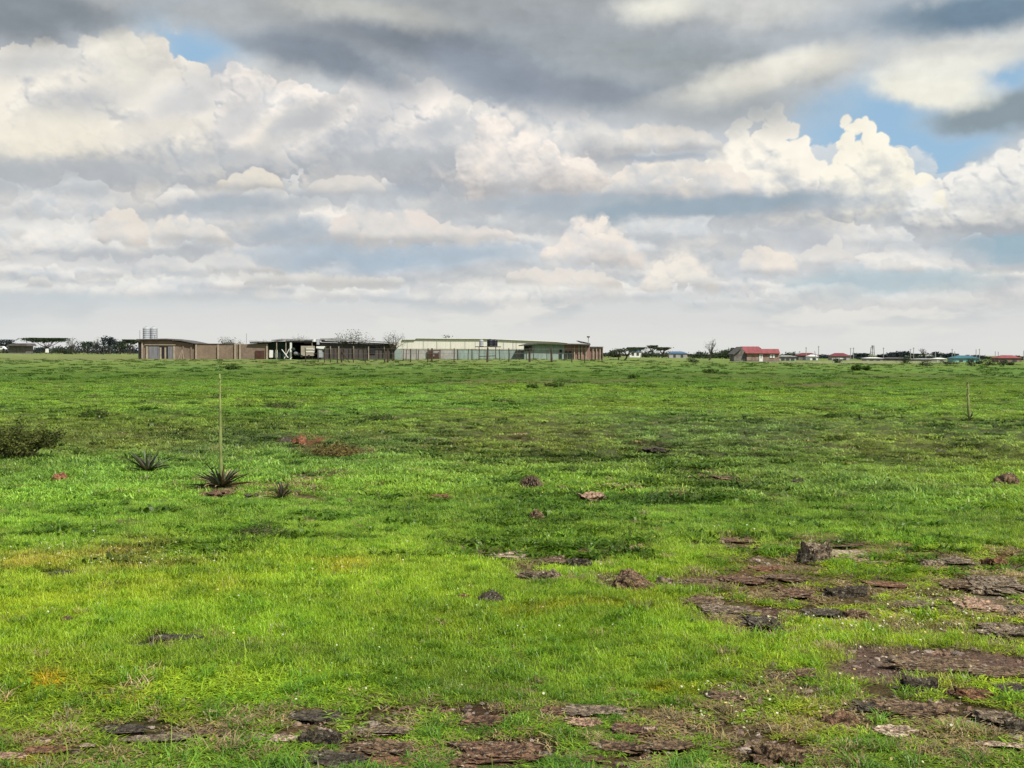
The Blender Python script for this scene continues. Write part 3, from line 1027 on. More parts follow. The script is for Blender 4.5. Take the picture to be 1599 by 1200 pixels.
def rock_cover(x, y):
    """smallest elliptic distance to any rock foot (below 1: under a rock)"""
    m = np.full(x.shape, 9.0)
    for (cx, cy, rx, ry) in ROCK_FOOT:
        near = (np.abs(x - cx) < rx * 2) & (np.abs(y - cy) < ry * 2.4)
        if near.any():
            e = np.hypot((x[near] - cx) / rx, (y[near] - cy) / ry)
            m[near] = np.minimum(m[near], e)
    return m


def rock(px, py, w_, h_, mat, label, form='slab', cat='rock', seed=None, rot=0.0, group=None, name='rock'):
    """px, py: middle of the visible foot; w_, h_: visible size in photo pixels"""
    g = at(px, py)
    d = math.hypot(g.x, g.y)
    k = d / F
    dip = max(0.02, (py - HZ) / F)
    up = {'slab': 0.2, 'block': 0.72, 'dome': 0.62, 'flat': 0.08, 'heap': 0.42}[form]
    H = h_ * k * up * (1.15 if py < 820 else 1.0) + (0.025 if py < 820 else 0)
    rough = {'block': 0.45, 'dome': 0.55}.get(form, 1.0)
    depth = h_ * k * (1 - up) / dip
    W = w_ * k
    depth = min(max(depth, 0.35 * W), 1.5 * W)
    r = np.random.RandomState(int(px * 7 + py * 13) % 99991 if seed is None else seed)
    sub = 5 if w_ > 60 else (4 if w_ > 16 else 3)
    V, Fc = ICO[sub]
    p = V.copy()
    # box-ish, lopsided body
    e = {'slab': 0.55, 'block': 0.42, 'dome': 0.9, 'flat': 0.6, 'heap': 0.95}[form]
    p = np.sign(p) * np.abs(p) ** e
    s1, s2, s3 = r.uniform(0, 50, 3)
    q = V * 1.25
    lump = fbm(q[:, 0] * 1.3 + s1 + q[:, 2], q[:, 1] * 1.3 + s2 - q[:, 2], 501, 3)
    mid = fbm(q[:, 0] * 3.7 + s3 + q[:, 2] * 2.1, q[:, 1] * 3.7 + s1 + q[:, 2] * 1.3, 511, 3)
    fine = fbm(q[:, 0] * 10 + s2 + q[:, 2] * 7, q[:, 1] * 10 + s3 - q[:, 2] * 5, 521, 3)
    rad = 1 + rough * (0.62 * lump + 0.42 * mid + 0.2 * fine)
    p = p * rad[:, None]
    x = p[:, 0] * W * 0.48; y = p[:, 1] * depth * 0.48
    top = np.clip(p[:, 2], -0.6, None)
    edge = np.abs(mid)
    z = top * H * (0.95 + 0.35 * lump)
    # broken terraces and pits on the upper face
    zz = z / max(H, 1e-6)
    if form in ('slab', 'flat', 'block'):
        stp = 0.34
        zt = np.floor(zz / stp + 0.5 * mid) * stp
        zz = zz * 0.55 + zt * 0.45
    pit = np.clip(fbm(q[:, 0] * 5 + s3, q[:, 1] * 5 + s1, 531, 3) - 0.05, 0, 1)
    zz = zz - pit * 0.9 * (V[:, 2] > 0)
    tilt = r.uniform(-0.25, 0.25)
    z = zz * H + x / max(W, 1e-6) * tilt * H
    a = math.radians(rot) + r.uniform(-0.2, 0.2)
    X = x * math.cos(a) - y * math.sin(a); Y = x * math.sin(a) + y * math.cos(a)
    me = bpy.data.meshes.new(name)
    me.from_pydata(np.stack([X, Y, z], 1).tolist(), [], Fc)
    me.polygons.foreach_set('use_smooth', [form in ('dome', 'heap')] * len(me.polygons))
    me.update()
    me.materials.append(RM[mat])
    o = bpy.data.objects.new(name, me)
    COL.objects.link(o)
    fy = g.y + depth * 0.42
    ROCK_FOOT.append((g.x * fy / g.y, fy - depth * 0.12, W * 0.5 + 0.02, depth * 0.5 + 0.04))
    o.location = (g.x * fy / g.y, fy, G(g.x * fy / g.y, fy) - H * (0.25 if form in ('slab', 'flat') else 0.1) + 0.004)
    tag(o, label, cat, group)
    return o


ROCKS = [
 # middle distance
 (92, 752, 26, 10, 'earth', 'small orange-brown stone lying alone in the grass at far left', 'dome'),
 (446, 697, 24, 15, 'dark', 'round dark rock beside the red earth heap', 'dome'),
 (1024, 711, 34, 9, 'dark', 'flat blackish rock in the dull olive grass belt', 'slab'),
 (1467, 712, 22, 8, 'dark', 'small dark rock below the right-hand flower stalk', 'dome'),
 (1245, 756, 18, 9, 'dark', 'tiny black rock right of the stony hummock', 'dome'),
 (1122, 754, 46, 11, 'brown', 'low brown stony hummock left of the tiny black rock', 'slab'),
 (1572, 759, 32, 16, 'brown', 'rounded brown boulder near the right edge of the meadow', 'dome'),
 (922, 783, 38, 11, 'pink', 'smooth pinkish flat stone just right of the shaggy dead stump', 'slab'),
 (838, 813, 24, 10, 'brown', 'small brown stone below the shaggy dead stump', 'dome'),
 (1056, 781, 26, 5, 'rust', 'thin reddish stone sliver right of the pinkish flat stone', 'flat'),
 (690, 779, 30, 5, 'rust', 'thin reddish stone sliver left of the shaggy dead stump', 'flat'),
 (340, 776, 40, 8, 'red', 'reddish stones under the rosette with the tall stalk', 'slab'),
 (392, 777, 20, 6, 'dark', 'dark stone right beside the tall-stalked rosette', 'flat'),
 # middle: the two stones in the lawn and the broken row
 (765, 941, 44, 19, 'dark', 'domed black boulder standing alone in the bright lawn', 'dome'),
 (718, 936, 28, 9, 'rust', 'small orange stone just left of the domed black boulder', 'dome'),
 (762, 869, 44, 12, 'brown', 'leftmost light brown slab of the broken rock row', 'slab'),
 (792, 873, 56, 11, 'pale', 'pale slab overlapping the leftmost slab of the rock row', 'slab'),
 (862, 882, 44, 14, 'brown', 'brown slab in the middle of the broken rock row', 'slab'),
 (902, 886, 42, 15, 'dark', 'dark undercut slab at right end of the middle pair', 'block'),
 (925, 863, 46, 13, 'red', 'reddish slab behind the dark undercut slab', 'slab'),
 (972, 860, 42, 10, 'pink', 'pinkish slab touching the right end of the reddish slab', 'slab'),
 (840, 905, 64, 16, 'grey', 'long grey-brown block alone in front of the rock row', 'block'),
 (988, 919, 72, 31, 'brown', 'big cracked round-topped rock where turf meets the stony ground', 'dome'),
 (1040, 912, 30, 13, 'grey', 'small grey rock tight against the right side of the big cracked rock', 'dome'),
 (1090, 914, 60, 10, 'brown', 'low brown ledge right of the small grey rock', 'slab'),
 # diagonal ledge
 (1095, 946, 56, 16, 'brown', 'upper left step of the diagonal stone ledge', 'slab'),
 (1140, 960, 66, 18, 'grey', 'middle greyish step of the diagonal stone ledge', 'slab'),
 (1190, 980, 62, 22, 'dark', 'lower dark step ending the diagonal stone ledge', 'slab'),
 # around the upright stone
 (1273, 877, 38, 35, 'grey', 'upright squarish grey boulder standing above the others', 'block'),
 (1258, 879, 26, 14, 'dark', 'dark stone leaning at the left foot of the upright boulder', 'block'),
 (1305, 853, 60, 10, 'red', 'dark red flat ledge behind the upright boulder', 'flat'),
 (1322, 870, 60, 13, 'pale', 'pale bare slab right of the upright boulder', 'flat'),
 (1362, 880, 46, 9, 'pink', 'narrow pinkish slab beyond the pale bare slab', 'flat'),
 (1182, 862, 20, 8, 'brown', 'lone pebble-like brown stone left of the upright boulder', 'dome'),
 (1150, 846, 54, 8, 'red', 'thin reddish ledge at the top left of the stony ground', 'flat'),
 (1090, 852, 30, 7, 'brown', 'small brown ledge left of the thin reddish ledge', 'flat'),
 (1195, 892, 44, 8, 'rust', 'rust coloured sliver below the lone brown stone', 'slab'),
 (1160, 914, 56, 14, 'red', 'reddish brown slab in the centre left of the stony ground', 'slab'),
 (1222, 910, 60, 11, 'brown', 'brown slab right of the reddish brown slab', 'slab'),
 (1242, 932, 54, 14, 'red', 'dark red slab below the brown slab in the stony ground', 'slab'),
 (1318, 932, 60, 16, 'dark', 'dark humped rock in the centre of the stony ground', 'block'),
 (1285, 962, 54, 12, 'dark', 'dark flat rock among cream flowers below the humped rock', 'slab'),
 (1336, 964, 42, 15, 'brown', 'rounded brown rock at the right end of the flowery ledge', 'dome'),
 (1385, 918, 50, 9, 'rust', 'thin rusty slab in grass right of the dark humped rock', 'flat'),
 # right group
 (1452, 886, 34, 14, 'grey', 'grey rock at the left end of the far right row', 'dome'),
 (1488, 882, 48, 11, 'grey', 'grey slab in the middle of the far right row', 'slab'),
 (1555, 882, 32, 16, 'rust', 'upright rusty rock at the right end of the far right row', 'block'),
 (1500, 921, 50, 13, 'brown', 'brown slab at the left foot of the great pale outcrop', 'slab'),
 (1560, 926, 82, 27, 'grey', 'large pale grey layered outcrop at the right edge', 'slab'),
 (1528, 954, 54, 26, 'pink', 'pinkish streaked slab below the pale grey outcrop', 'slab'),
 (1588, 958, 46, 16, 'grey', 'grey streaked slab cut by the right edge of the view', 'slab'),
 (1578, 996, 64, 22, 'grey', 'smooth grey-brown slab low at the right edge', 'slab'),
 (1425, 948, 52, 10, 'grey', 'low grey stone in grass left of the pinkish slab', 'flat'),
 # lower right
 (1455, 1046, 120, 22, 'brown', 'broad flat brown slab with dry mud on it', 'flat'),
 (1560, 1056, 90, 14, 'brown', 'broad flat slab running out at the right edge', 'flat'),
 (1436, 1076, 56, 20, 'dark', 'dark pointed rock beneath the broad flat brown slab', 'block'),
 (1515, 1090, 56, 16, 'rust', 'rusty crumbling stones right of the dark pointed rock', 'heap'),
 (1582, 1084, 44, 14, 'dark', 'bluish dark slab at the edge right of the rusty stones', 'slab'),
 (1420, 1118, 104, 24, 'brown', 'long dark brown rock with pale specks on top', 'slab'),
 (1360, 1112, 50, 18, 'dark', 'dark rock joined to the left of the long brown rock', 'slab'),
 (1308, 1132, 50, 20, 'red', 'small dark red rock left of the long brown rock', 'dome'),
 (1556, 1130, 70, 24, 'grey', 'pale grey broken slab near the lower right corner', 'slab'),
 (1590, 1142, 40, 18, 'dark', 'black-edged rock right of the pale grey broken slab', 'block'),
 (1395, 1150, 50, 14, 'pale', 'cream coloured flat stone below the long brown rock', 'slab'),
 (1562, 1168, 56, 8, 'pale', 'pale stone almost hidden in grass at the lower right', 'flat'),
 (1208, 1192, 84, 34, 'brown', 'crumbly brown mound near the bottom right', 'heap'),
 (1255, 1058, 46, 16, 'brown', 'brown stone in straw grass below the bright lawn', 'slab'),
 (1135, 1094, 60, 14, 'brown', 'brown ledge at the lower rim of the bright lawn', 'flat'),
 (1105, 1088, 26, 8, 'dark', 'small dark stone left of the brown lawn ledge', 'dome'),
 # lower middle
 (930, 1118, 84, 16, 'grey', 'flat grey-white slab at the top of the lower middle group', 'flat'),
 (868, 1116, 40, 14, 'red', 'reddish stone touching the left of the flat grey-white slab', 'slab'),
 (912, 1134, 60, 14, 'pink', 'pink and white slab beneath the flat grey-white slab', 'slab'),
 (990, 1146, 60, 16, 'red', 'red-brown slab topped with loose chips, lower middle', 'slab'),
 (1014, 1142, 24, 8, 'pale', 'cream pebble sitting on the red-brown chip slab', 'dome'),
 (970, 1174, 74, 16, 'brown', 'dark brown slab below the red-brown chip slab', 'slab'),
 (1050, 1172, 56, 12, 'brown', 'brown slab running right from the dark brown slab', 'flat'),
 (925, 1192, 40, 10, 'red', 'small red stone near the bottom edge, right of centre', 'flat'),
 (750, 1134, 60, 18, 'red', 'dark red slab in coarse grass above the big crumbling one', 'slab'),
 (775, 1196, 128, 46, 'red', 'big crumbling red-brown slab at bottom centre', 'slab'),
 (728, 1176, 30, 16, 'grey', 'grey lump on the left end of the big crumbling slab', 'dome'),
 (596, 1146, 76, 14, 'grey', 'flat grey-brown stone behind the big left boulder', 'slab'),
 (606, 1178, 90, 28, 'brown', 'big rugged brown boulder left of bottom centre', 'slab'),
 (530, 1196, 80, 24, 'dark', 'dark lower shelf of the big rugged boulder', 'slab'),
 (612, 1196, 60, 12, 'rust', 'orange weathered lip under the big rugged boulder', 'flat'),
 (500, 1162, 62, 20, 'dark', 'dark split rock with pale dry stems across it', 'block'),
 (426, 1156, 70, 10, 'pale', 'long pale flat stone left of the dark split rock', 'flat'),
 (490, 1126, 70, 14, 'dark', 'blackish stone sunk in grass above the dark split rock', 'flat'),
 (250, 1158, 80, 11, 'grey', 'thin grey slab at the foot of the yellow grass patch', 'flat'),
 (200, 1142, 60, 12, 'dark', 'dark flat rock left of the yellow grass patch', 'flat'),
 (330, 1150, 56, 9, 'brown', 'brown flat rock right of the yellow grass patch', 'flat'),
 (70, 1178, 60, 10, 'rust', 'orange brown stone near the lower left corner', 'flat'),
 (12, 1186, 44, 10, 'pink', 'light tan stone cut off at the lower left corner', 'flat'),
 (138, 1168, 24, 6, 'pale', 'small pale chip between the lower left stones', 'flat'),
 (150, 1087, 38, 6, 'brown', 'low brown stone beside the small yellow patch', 'flat'),
 (276, 999, 60, 8, 'dark', 'flat black stone in the left lawn', 'flat'),
 (232, 1043, 24, 8, 'dark', 'little dark stone half sunk below the flat black stone', 'flat'),
 (98, 896, 30, 6, 'dark', 'dark flat stone beneath the flowering yellow strip', 'flat'),
 (104, 972, 18, 9, 'brown', 'little brown stone in the lawn at left', 'dome'),
]
for r_ in ROCKS:
    rock(r_[0], r_[1], r_[2], r_[3], r_[4], r_[5], r_[6])
rock(471, 698, 32, 20, 'earth', 'low heap of bright red earth beside a round dark rock', 'heap', 'soil heap', name='earth_heap')


def hairy_stump():
    g = at(829, 765); k = g.y / F
    t = thing('dead_stump', g, 'shaggy dark dead plant stump standing alone in the grass', 'stump')
    rs = np.random.RandomState(8)
    V, Fc = ICO[4]
    p = V * (1 + 0.12 * fbm(V[:, 0] * 3, V[:, 1] * 3 + V[:, 2] * 2, 7, 3))[:, None]
    me = bpy.data.meshes.new('core')
    me.from_pydata((p * np.array([13 * k, 12 * k, 17 * k])).tolist(), [], Fc)
    me.materials.append(mat_plain('stump_core', (54, 46, 38), 0.4, 40, bmp=0.5))
    c = bpy.data.objects.new('core', me); COL.objects.link(c); c.parent = t
    b = MB()
    for q in range(260):
        a = rs.uniform(0, 2 * PI); e = math.acos(rs.uniform(0.0, 1.0))
        d = Vector((math.cos(a) * math.sin(e), math.sin(a) * math.sin(e), math.cos(e)))
        p0 = Vector((d.x * 11 * k, d.y * 10 * k, d.z * 15 * k))
        L = rs.uniform(5, 11) * k
        p1 = p0 + d * L * 0.7 + Vector((0, 0, 0.1 * L)); p2 = p1 + d * L * 0.4 - Vector((0, 0, 0.6 * L))
        b.tube([p0, p1, p2], [0.9 * k, 0.7 * k, 0.15 * k], 3, False)
    o = b.build('dead_fibres', mat_plain('stump_fibres', (112, 96, 78), 0.4, 12, c2=(60, 50, 42)), None)
    o.parent = t


hairy_stump()
# ---------------------------------------------------------------- grass, flowers and pebbles: instanced swards
def grass_mat(name, rough_c=(1, 1, 1), trans=0.42):
    m, n = new_mat(name)
    ti = n.node('ShaderNodeAttribute', attribute_name='tint', attribute_type='INSTANCER')
    bv = n.node('ShaderNodeAttribute', attribute_name='bv')
    k = n.math('MULTIPLY_ADD', bv.outputs['Fac'], 0.75, 0.68)
    c = n.vmath('SCALE', ti.outputs['Color'], k)
    # some blades lean yellow, some blue-green
    c = n.vmath('MULTIPLY', c, n.mix(n.math('FRACT', n.math('MULTIPLY', bv.outputs['Fac'], 7.3)), (1.2, 1.03, 0.8), (0.9, 0.98, 1.12)))
    d = n.node('ShaderNodeBsdfDiffuse'); n.put(d.inputs[0], c)
    t = n.node('ShaderNodeBsdfTranslucent'); n.put(t.inputs[0], n.vmath('MULTIPLY', c, (1.1, 1.02, 0.85)))
    s = n.node('ShaderNodeMixShader'); s.inputs[0].default_value = trans
    n.l.new(d.outputs[0], s.inputs[1]); n.l.new(t.outputs[0], s.inputs[2])
    g = n.node('ShaderNodeBsdfGlossy'); g.inputs['Roughness'].default_value = 0.45
    n.put(g.inputs[0], (0.5, 0.5, 0.45))
    s2 = n.node('ShaderNodeMixShader'); s2.inputs[0].default_value = 0.05
    n.l.new(s.outputs[0], s2.inputs[1]); n.l.new(g.outputs[0], s2.inputs[2])
    finish(n, s2.outputs[0])
    return m


def tuft(name, rs, n, rad, hmin, hmax, wid, lean, curl, mat, flat=0.0):
    V, Fc, B = [], [], []
    for q in range(n):
        a = rs.uniform(0, 2 * PI); r = rad * math.sqrt(rs.rand())
        bx_, by_ = r * math.cos(a), r * math.sin(a)
        h = rs.uniform(hmin, hmax); w2 = wid * rs.uniform(0.6, 1.3)
        da = rs.uniform(0, 2 * PI)
        ln = rs.uniform(0, lean)
        dx, dy = math.cos(da), math.sin(da)
        sx, sy = -dy * w2, dx * w2
        pts = []
        for s_ in (0.0, 0.5, 0.82, 1.0):
            out = h * (ln * s_ + curl * s_ * s_ * rs.uniform(0.6, 1.2))
            z = h * (s_ - 0.45 * (ln + curl) * s_ * s_) * (1 - flat * 0.5)
            pts.append((bx_ + dx * out, by_ + dy * out, z - 0.004))
        o = len(V)
        for p, ww in zip(pts[:3], (0.8, 1.0, 0.6)):
            V += [(p[0] - sx * ww, p[1] - sy * ww, p[2]), (p[0] + sx * ww, p[1] + sy * ww, p[2])]
        V.append(pts[3])
        Fc += [(o, o + 1, o + 3, o + 2), (o + 2, o + 3, o + 5, o + 4), (o + 4, o + 5, o + 6)]
        B += [rs.rand()] * 7
    me = bpy.data.meshes.new(name)
    me.from_pydata(V, [], Fc)
    at_ = me.attributes.new('bv', 'FLOAT', 'POINT')
    at_.data.foreach_set('value', B)
    me.materials.append(mat)
    return me


def instancer(name, pts, rot, scl, tint, idx, meshes, label, cat):
    """one object holding points; geometry nodes put a tuft on each"""
    pc = bpy.data.collections.new(name + '_kinds')
    for k, me in enumerate(meshes):
        pc.objects.link(bpy.data.objects.new('%s_kind_%02d' % (name, k), me))
    me = bpy.data.meshes.new(name)
    n = len(pts)
    me.vertices.add(n)
    me.vertices.foreach_set('co', pts.astype(np.float32).ravel())
    for nm, typ, key, val in (('rot', 'FLOAT_VECTOR', 'vector', rot), ('scl', 'FLOAT_VECTOR', 'vector', scl), ('tint', 'FLOAT_COLOR', 'color', np.concatenate([tint, np.ones((n, 1))], 1))):
        a = me.attributes.new(nm, typ, 'POINT')
        a.data.foreach_set(key, val.astype(np.float32).ravel())
    a = me.attributes.new('idx', 'INT', 'POINT'); a.data.foreach_set('value', idx.astype(np.int32))
    me.update()
    o = bpy.data.objects.new(name, me)
    COL.objects.link(o)
    ng = bpy.data.node_groups.new(name + '_nodes', 'GeometryNodeTree')
    ng.interface.new_socket('Geometry', in_out='INPUT', socket_type='NodeSocketGeometry')
    ng.interface.new_socket('Geometry', in_out='OUTPUT', socket_type='NodeSocketGeometry')
    N, Lk = ng.nodes, ng.links
    gi = N.new('NodeGroupInput'); go = N.new('NodeGroupOutput')
    ci = N.new('GeometryNodeCollectionInfo'); ci.inputs[0].default_value = pc
    ci.inputs[1].default_value = True; ci.inputs[2].default_value = True
    ip = N.new('GeometryNodeInstanceOnPoints')
    ip.inputs['Pick Instance'].default_value = True

    def attr(nm, typ):
        q = N.new('GeometryNodeInputNamedAttribute'); q.data_type = typ
        q.inputs[0].default_value = nm
        return q.outputs[0]
    e2r = N.new('FunctionNodeEulerToRotation')
    Lk.new(attr('rot', 'FLOAT_VECTOR'), e2r.inputs[0])
    Lk.new(gi.outputs[0], ip.inputs['Points'])
    Lk.new(ci.outputs[0], ip.inputs['Instance'])
    Lk.new(attr('idx', 'INT'), ip.inputs['Instance Index'])
    Lk.new(e2r.outputs[0], ip.inputs['Rotation'])
    Lk.new(attr('scl', 'FLOAT_VECTOR'), ip.inputs['Scale'])
    Lk.new(ip.outputs[0], go.inputs[0])
    md = o.modifiers.new('sward', 'NODES'); md.node_group = ng
    tag(o, label, cat, kind='stuff')
    return o


RS = np.random.RandomState(11)


def spread(d0, d1, n, az=28.5, power=0.0):
    """n points between two distances, uniform over the log of distance"""
    d = np.exp(RS.uniform(math.log(d0), math.log(d1), n))
    t = np.radians(RS.uniform(-az, az, n))
    x = d * np.sin(t); y = d * np.cos(t)
    # a little extra width near the viewer
    x = x + np.where(d < 9, RS.uniform(-1.4, 1.4, n), 0)
    return x, y


def make_lawn():
    gm = grass_mat('grass_blades')
    rs = np.random.RandomState(5)
    kinds = []
    for k in range(4):       # fine upright lawn
        kinds.append(tuft('fine', rs, 46, 0.10, 0.022, 0.060, 0.0013, 0.55, 0.35, gm))
    for k in range(4):       # coarse creeping star grass
        kinds.append(tuft('coarse', rs, 30, 0.085, 0.02, 0.052, 0.0034, 1.0, 0.9, gm, 0.4))
    for k in range(3):       # tussock clump
        kinds.append(tuft('clump', rs, 52, 0.06, 0.04, 0.105, 0.0022, 0.7, 0.5, gm))
    for k in range(2):       # a few long stems
        kinds.append(tuft('stems', rs, 4, 0.06, 0.10, 0.20, 0.0011, 0.5, 0.4, gm))
    for k in range(3):       # wide, coarse blades for distance
        kinds.append(tuft('far', rs, 40, 0.13, 0.03, 0.07, 0.0045, 0.8, 0.5, gm))
    parts = []
    for (d0, d1, n, s0, s1, far) in ((3.0, 6.5, 18500, 0.8, 1.15, 0), (6.5, 13, 29000, 0.95, 1.3, 0), (13, 30, 36000, 1.15, 1.7, 1), (30, 110, 46000, 1.6, 2.6, 2)):
        x, y = spread(d0, d1, n)
        sm, sc = soil_mask(x, y)
        keep = RS.rand(n) > np.clip(sm * 1.25 - 0.75 * sstep(fbm(x / 0.16, y / 0.2, 441, 3), 0.08, 0.3), 0, 1)
        x, y, sm, sc = x[keep], y[keep], sm[keep], sc[keep]
        fr_ = rock_cover(x, y)
        k2 = (fr_ > 0.92) | (RS.rand(n if False else len(x)) < 0.12)
        x, y, sm, sc, fr_ = x[k2], y[k2], sm[k2], sc[k2], fr_[k2]
        n = len(x)
        z = height(x, y)
        lm = lumpy(x, y)
        d_ = np.hypot(x, y)
        U, V = photo_px(x, y)
        coarse = sstep(V + 70 * fbm(x * 1.1, y * 1.1, 401, 3), 1010, 1110)
        coarse = np.maximum(coarse, sstep(U, 1050, 1180) * sstep(V, 840, 860) * (1 - sstep(V, 960, 990)))
        coarse = np.maximum(coarse, 0.55 * (1 - sstep(V, 760, 830)))
        r = RS.rand(n)
        idx = np.where(r < coarse, RS.randint(4, 8, n), RS.randint(0, 4, n))
        clump = RS.rand(n) < (0.05 + 0.30 * lm * sstep(fbm(x / 0.5, y / 0.4, 409, 3), -0.05, 0.25))
        if far < 2:
            idx = np.where(clump, RS.randint(8, 11, n), idx)
        stems = RS.rand(n) < (0.018 + 0.03 * (V > 980))
        if far == 0:
            idx = np.where(stems, RS.randint(11, 13, n), idx)
        if far:
            idx = np.where(RS.rand(n) < (0.55 if far == 1 else 1.0), RS.randint(13, 16, n), idx)
        tint = sward(x, y)
        tint = tint * 2.0 * (1.22 + 0.25 * RS.uniform(-1, 1, (n, 1)))
        # clumps are darker, bluer plants; coarse grass is a deeper green
        dk = (idx >= 8) & (idx < 11)
        tint = np.where(dk[:, None], tint * np.array([0.50, 0.62, 0.62]), tint)
        ck = (idx >= 4) & (idx < 8)
        tint = np.where(ck[:, None], tint * np.array([0.98, 0.93, 0.85]), tint)
        # dry straw among the stones
        dry = RS.rand(n) < np.clip(sm * 0.8 + 0.02 + 0.10 * sstep(V, 1080, 1140) + 0.08 * sstep(U, 1060, 1160) * sstep(V, 840, 860), 0, 1)
        tint = np.where(dry[:, None], np.array([0.30, 0.25, 0.13]) * RS.uniform(0.5, 1.2, (n, 1)), tint)
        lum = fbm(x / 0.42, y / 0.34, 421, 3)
        # rippled, tussocky belt: shadow lines between tussocks put into the blade tint
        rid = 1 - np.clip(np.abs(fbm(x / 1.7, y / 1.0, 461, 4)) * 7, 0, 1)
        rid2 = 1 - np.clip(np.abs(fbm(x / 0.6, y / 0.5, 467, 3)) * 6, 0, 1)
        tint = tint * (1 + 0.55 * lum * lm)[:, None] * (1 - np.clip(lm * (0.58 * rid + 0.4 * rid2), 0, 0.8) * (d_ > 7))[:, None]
        tf = 1 - sstep(z * 0 + lm, 0.9, 1.0) * 0.0
        s = RS.uniform(s0, s1, n) * (0.85 + 0.35 * fbm(x / 0.9, y / 0.9, 415, 3) * 2 * 0.5)
        zs = RS.uniform(0.6, 1.05, n) * (1 + 0.7 * lm * lum * 1.5)
        if far == 2:
            zs *= 0.6
            fade = sstep(d_, 55, 110)
            s = s * (1 - 0.35 * fade); zs = zs * (1 - 0.45 * fade)
            tint = tint * (1 - 0.42 * sstep(d_, 40, 75))[:, None]
        zs = zs * (1 - 0.35 * sstep(lm, 0.3, 0.8) * (d_ > 9))
        zs = np.clip(zs * (1 - 0.45 * sm) * np.where(fr_ < 1.5, 0.55, 1.0), 0.25, 2.2)
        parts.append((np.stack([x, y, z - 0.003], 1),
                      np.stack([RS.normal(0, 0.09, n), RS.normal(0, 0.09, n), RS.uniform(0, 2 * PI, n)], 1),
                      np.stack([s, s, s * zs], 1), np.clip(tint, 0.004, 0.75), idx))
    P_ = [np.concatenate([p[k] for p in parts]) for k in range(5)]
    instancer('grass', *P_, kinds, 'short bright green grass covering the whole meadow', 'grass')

    # far dark tussocks and low herbs: little dark marks over the plain
    tk = [tuft('tussock', rs, 44, 0.17, 0.06, 0.17, 0.011, 0.9, 0.6, gm) for _ in range(4)]
    x, y = spread(9, 235, 21000)
    dens = 0.16 + 0.84 * sstep(fbm(x / 2.6, y / 4.5, 433, 3) + 0.25 * (lumpy(x, y) - 0.5), 0.02, 0.32)
    keep = RS.rand(len(x)) < dens
    x, y = x[keep], y[keep]; n = len(x)
    d = np.hypot(x, y)
    s = RS.uniform(0.45, 1.0, n) * (0.75 + 0.010 * d)
    tint = sward(x, y) * np.array([0.55, 0.72, 0.62]) * RS.uniform(0.6, 1.5, (n, 1))
    s_x = s * RS.uniform(0.8, 2.2, n)
    instancer('tussocks', np.stack([x, y, height(x, y) - 0.01], 1), np.stack([0 * x, 0 * x, RS.normal(0, 0.5, n)], 1),
              np.stack([s_x, s, s * RS.uniform(0.5, 1.05, n)], 1), tint, RS.randint(0, 4, n), tk,
              'low dark green tussocks dotted over the plain', 'tussocks')


make_lawn()


def stone_mesh(name, rs, mat, sub=2):
    import bmesh
    bm = bmesh.new()
    bmesh.ops.create_icosphere(bm, subdivisions=sub, radius=1.0)
    for v in bm.verts:
        p = v.co
        f = 1 + 0.28 * math.sin(p.x * 3.1 + rs.rand() * 0.6) + 0.2 * math.sin(p.y * 4.3 + 1) + rs.uniform(-0.08, 0.08)
        v.co = Vector((p.x * f * 1.2, p.y * f * 0.9, max(-0.3, p.z * 0.55 * f)))
    me = bpy.data.meshes.new(name)
    bm.to_mesh(me); bm.free()
    a = me.attributes.new('bv', 'FLOAT', 'POINT'); a.data.foreach_set('value', [rs.rand()] * len(me.vertices))
    me.materials.append(mat)
    return me


def make_pebbles():
    m, n = new_mat('gravel_stone')
    ti = n.node('ShaderNodeAttribute', attribute_name='tint', attribute_type='INSTANCER')
    pos = n.node('ShaderNodeNewGeometry').outputs['Position']
    f = n.noise(pos, 70.0, 5, 0.7)
    finish(n, principled(n, n.vmath('SCALE', ti.outputs['Color'], n.rng(f, 0.3, 0.7, 0.5, 1.5)), 0.9, bump(n, f, 0.6, 0.01), 0.2))
    rs = np.random.RandomState(3)
    kinds = [stone_mesh('pebble', rs, m) for _ in range(5)]
    x, y = spread(3.2, 22, 110000)
    sm, sc = soil_mask(x, y)
    keep = RS.rand(len(x)) < np.clip(sm - 0.25, 0, 1) ** 1.5 * 0.55
    x, y, sm, sc = x[keep], y[keep], sm[keep], sc[keep]
    n_ = len(x); d = np.hypot(x, y)
    s = RS.lognormal(math.log(0.010), 0.65, n_) * (0.75 + 0.04 * d)
    s = np.clip(s, 0.003, 0.030)
    pal = np.array([(0.12, 0.09, 0.07), (0.24, 0.20, 0.17), (0.06, 0.045, 0.035), (0.15, 0.09, 0.065), (0.27, 0.23, 0.19), (0.10, 0.085, 0.075)])
    t = pal[RS.choice(6, n_, p=[.28, .16, .24, .14, .05, .13])] * RS.uniform(0.7, 1.3, (n_, 1)) * 0.8 + sc * 0.25
    instancer('pebbles', np.stack([x, y, height(x, y) - 0.02 * sm + s * 0.1], 1), RS.uniform(0, 2 * PI, (n_, 3)) * np.array([0.05, 0.05, 1]),
              np.stack([s, s * RS.uniform(.6, 1.1, n_), s * RS.uniform(.5, 1, n_)], 1), t, RS.randint(0, 5, n_), kinds,
              'brown and grey stone fragments strewn over the bare patches', 'gravel')


make_pebbles()


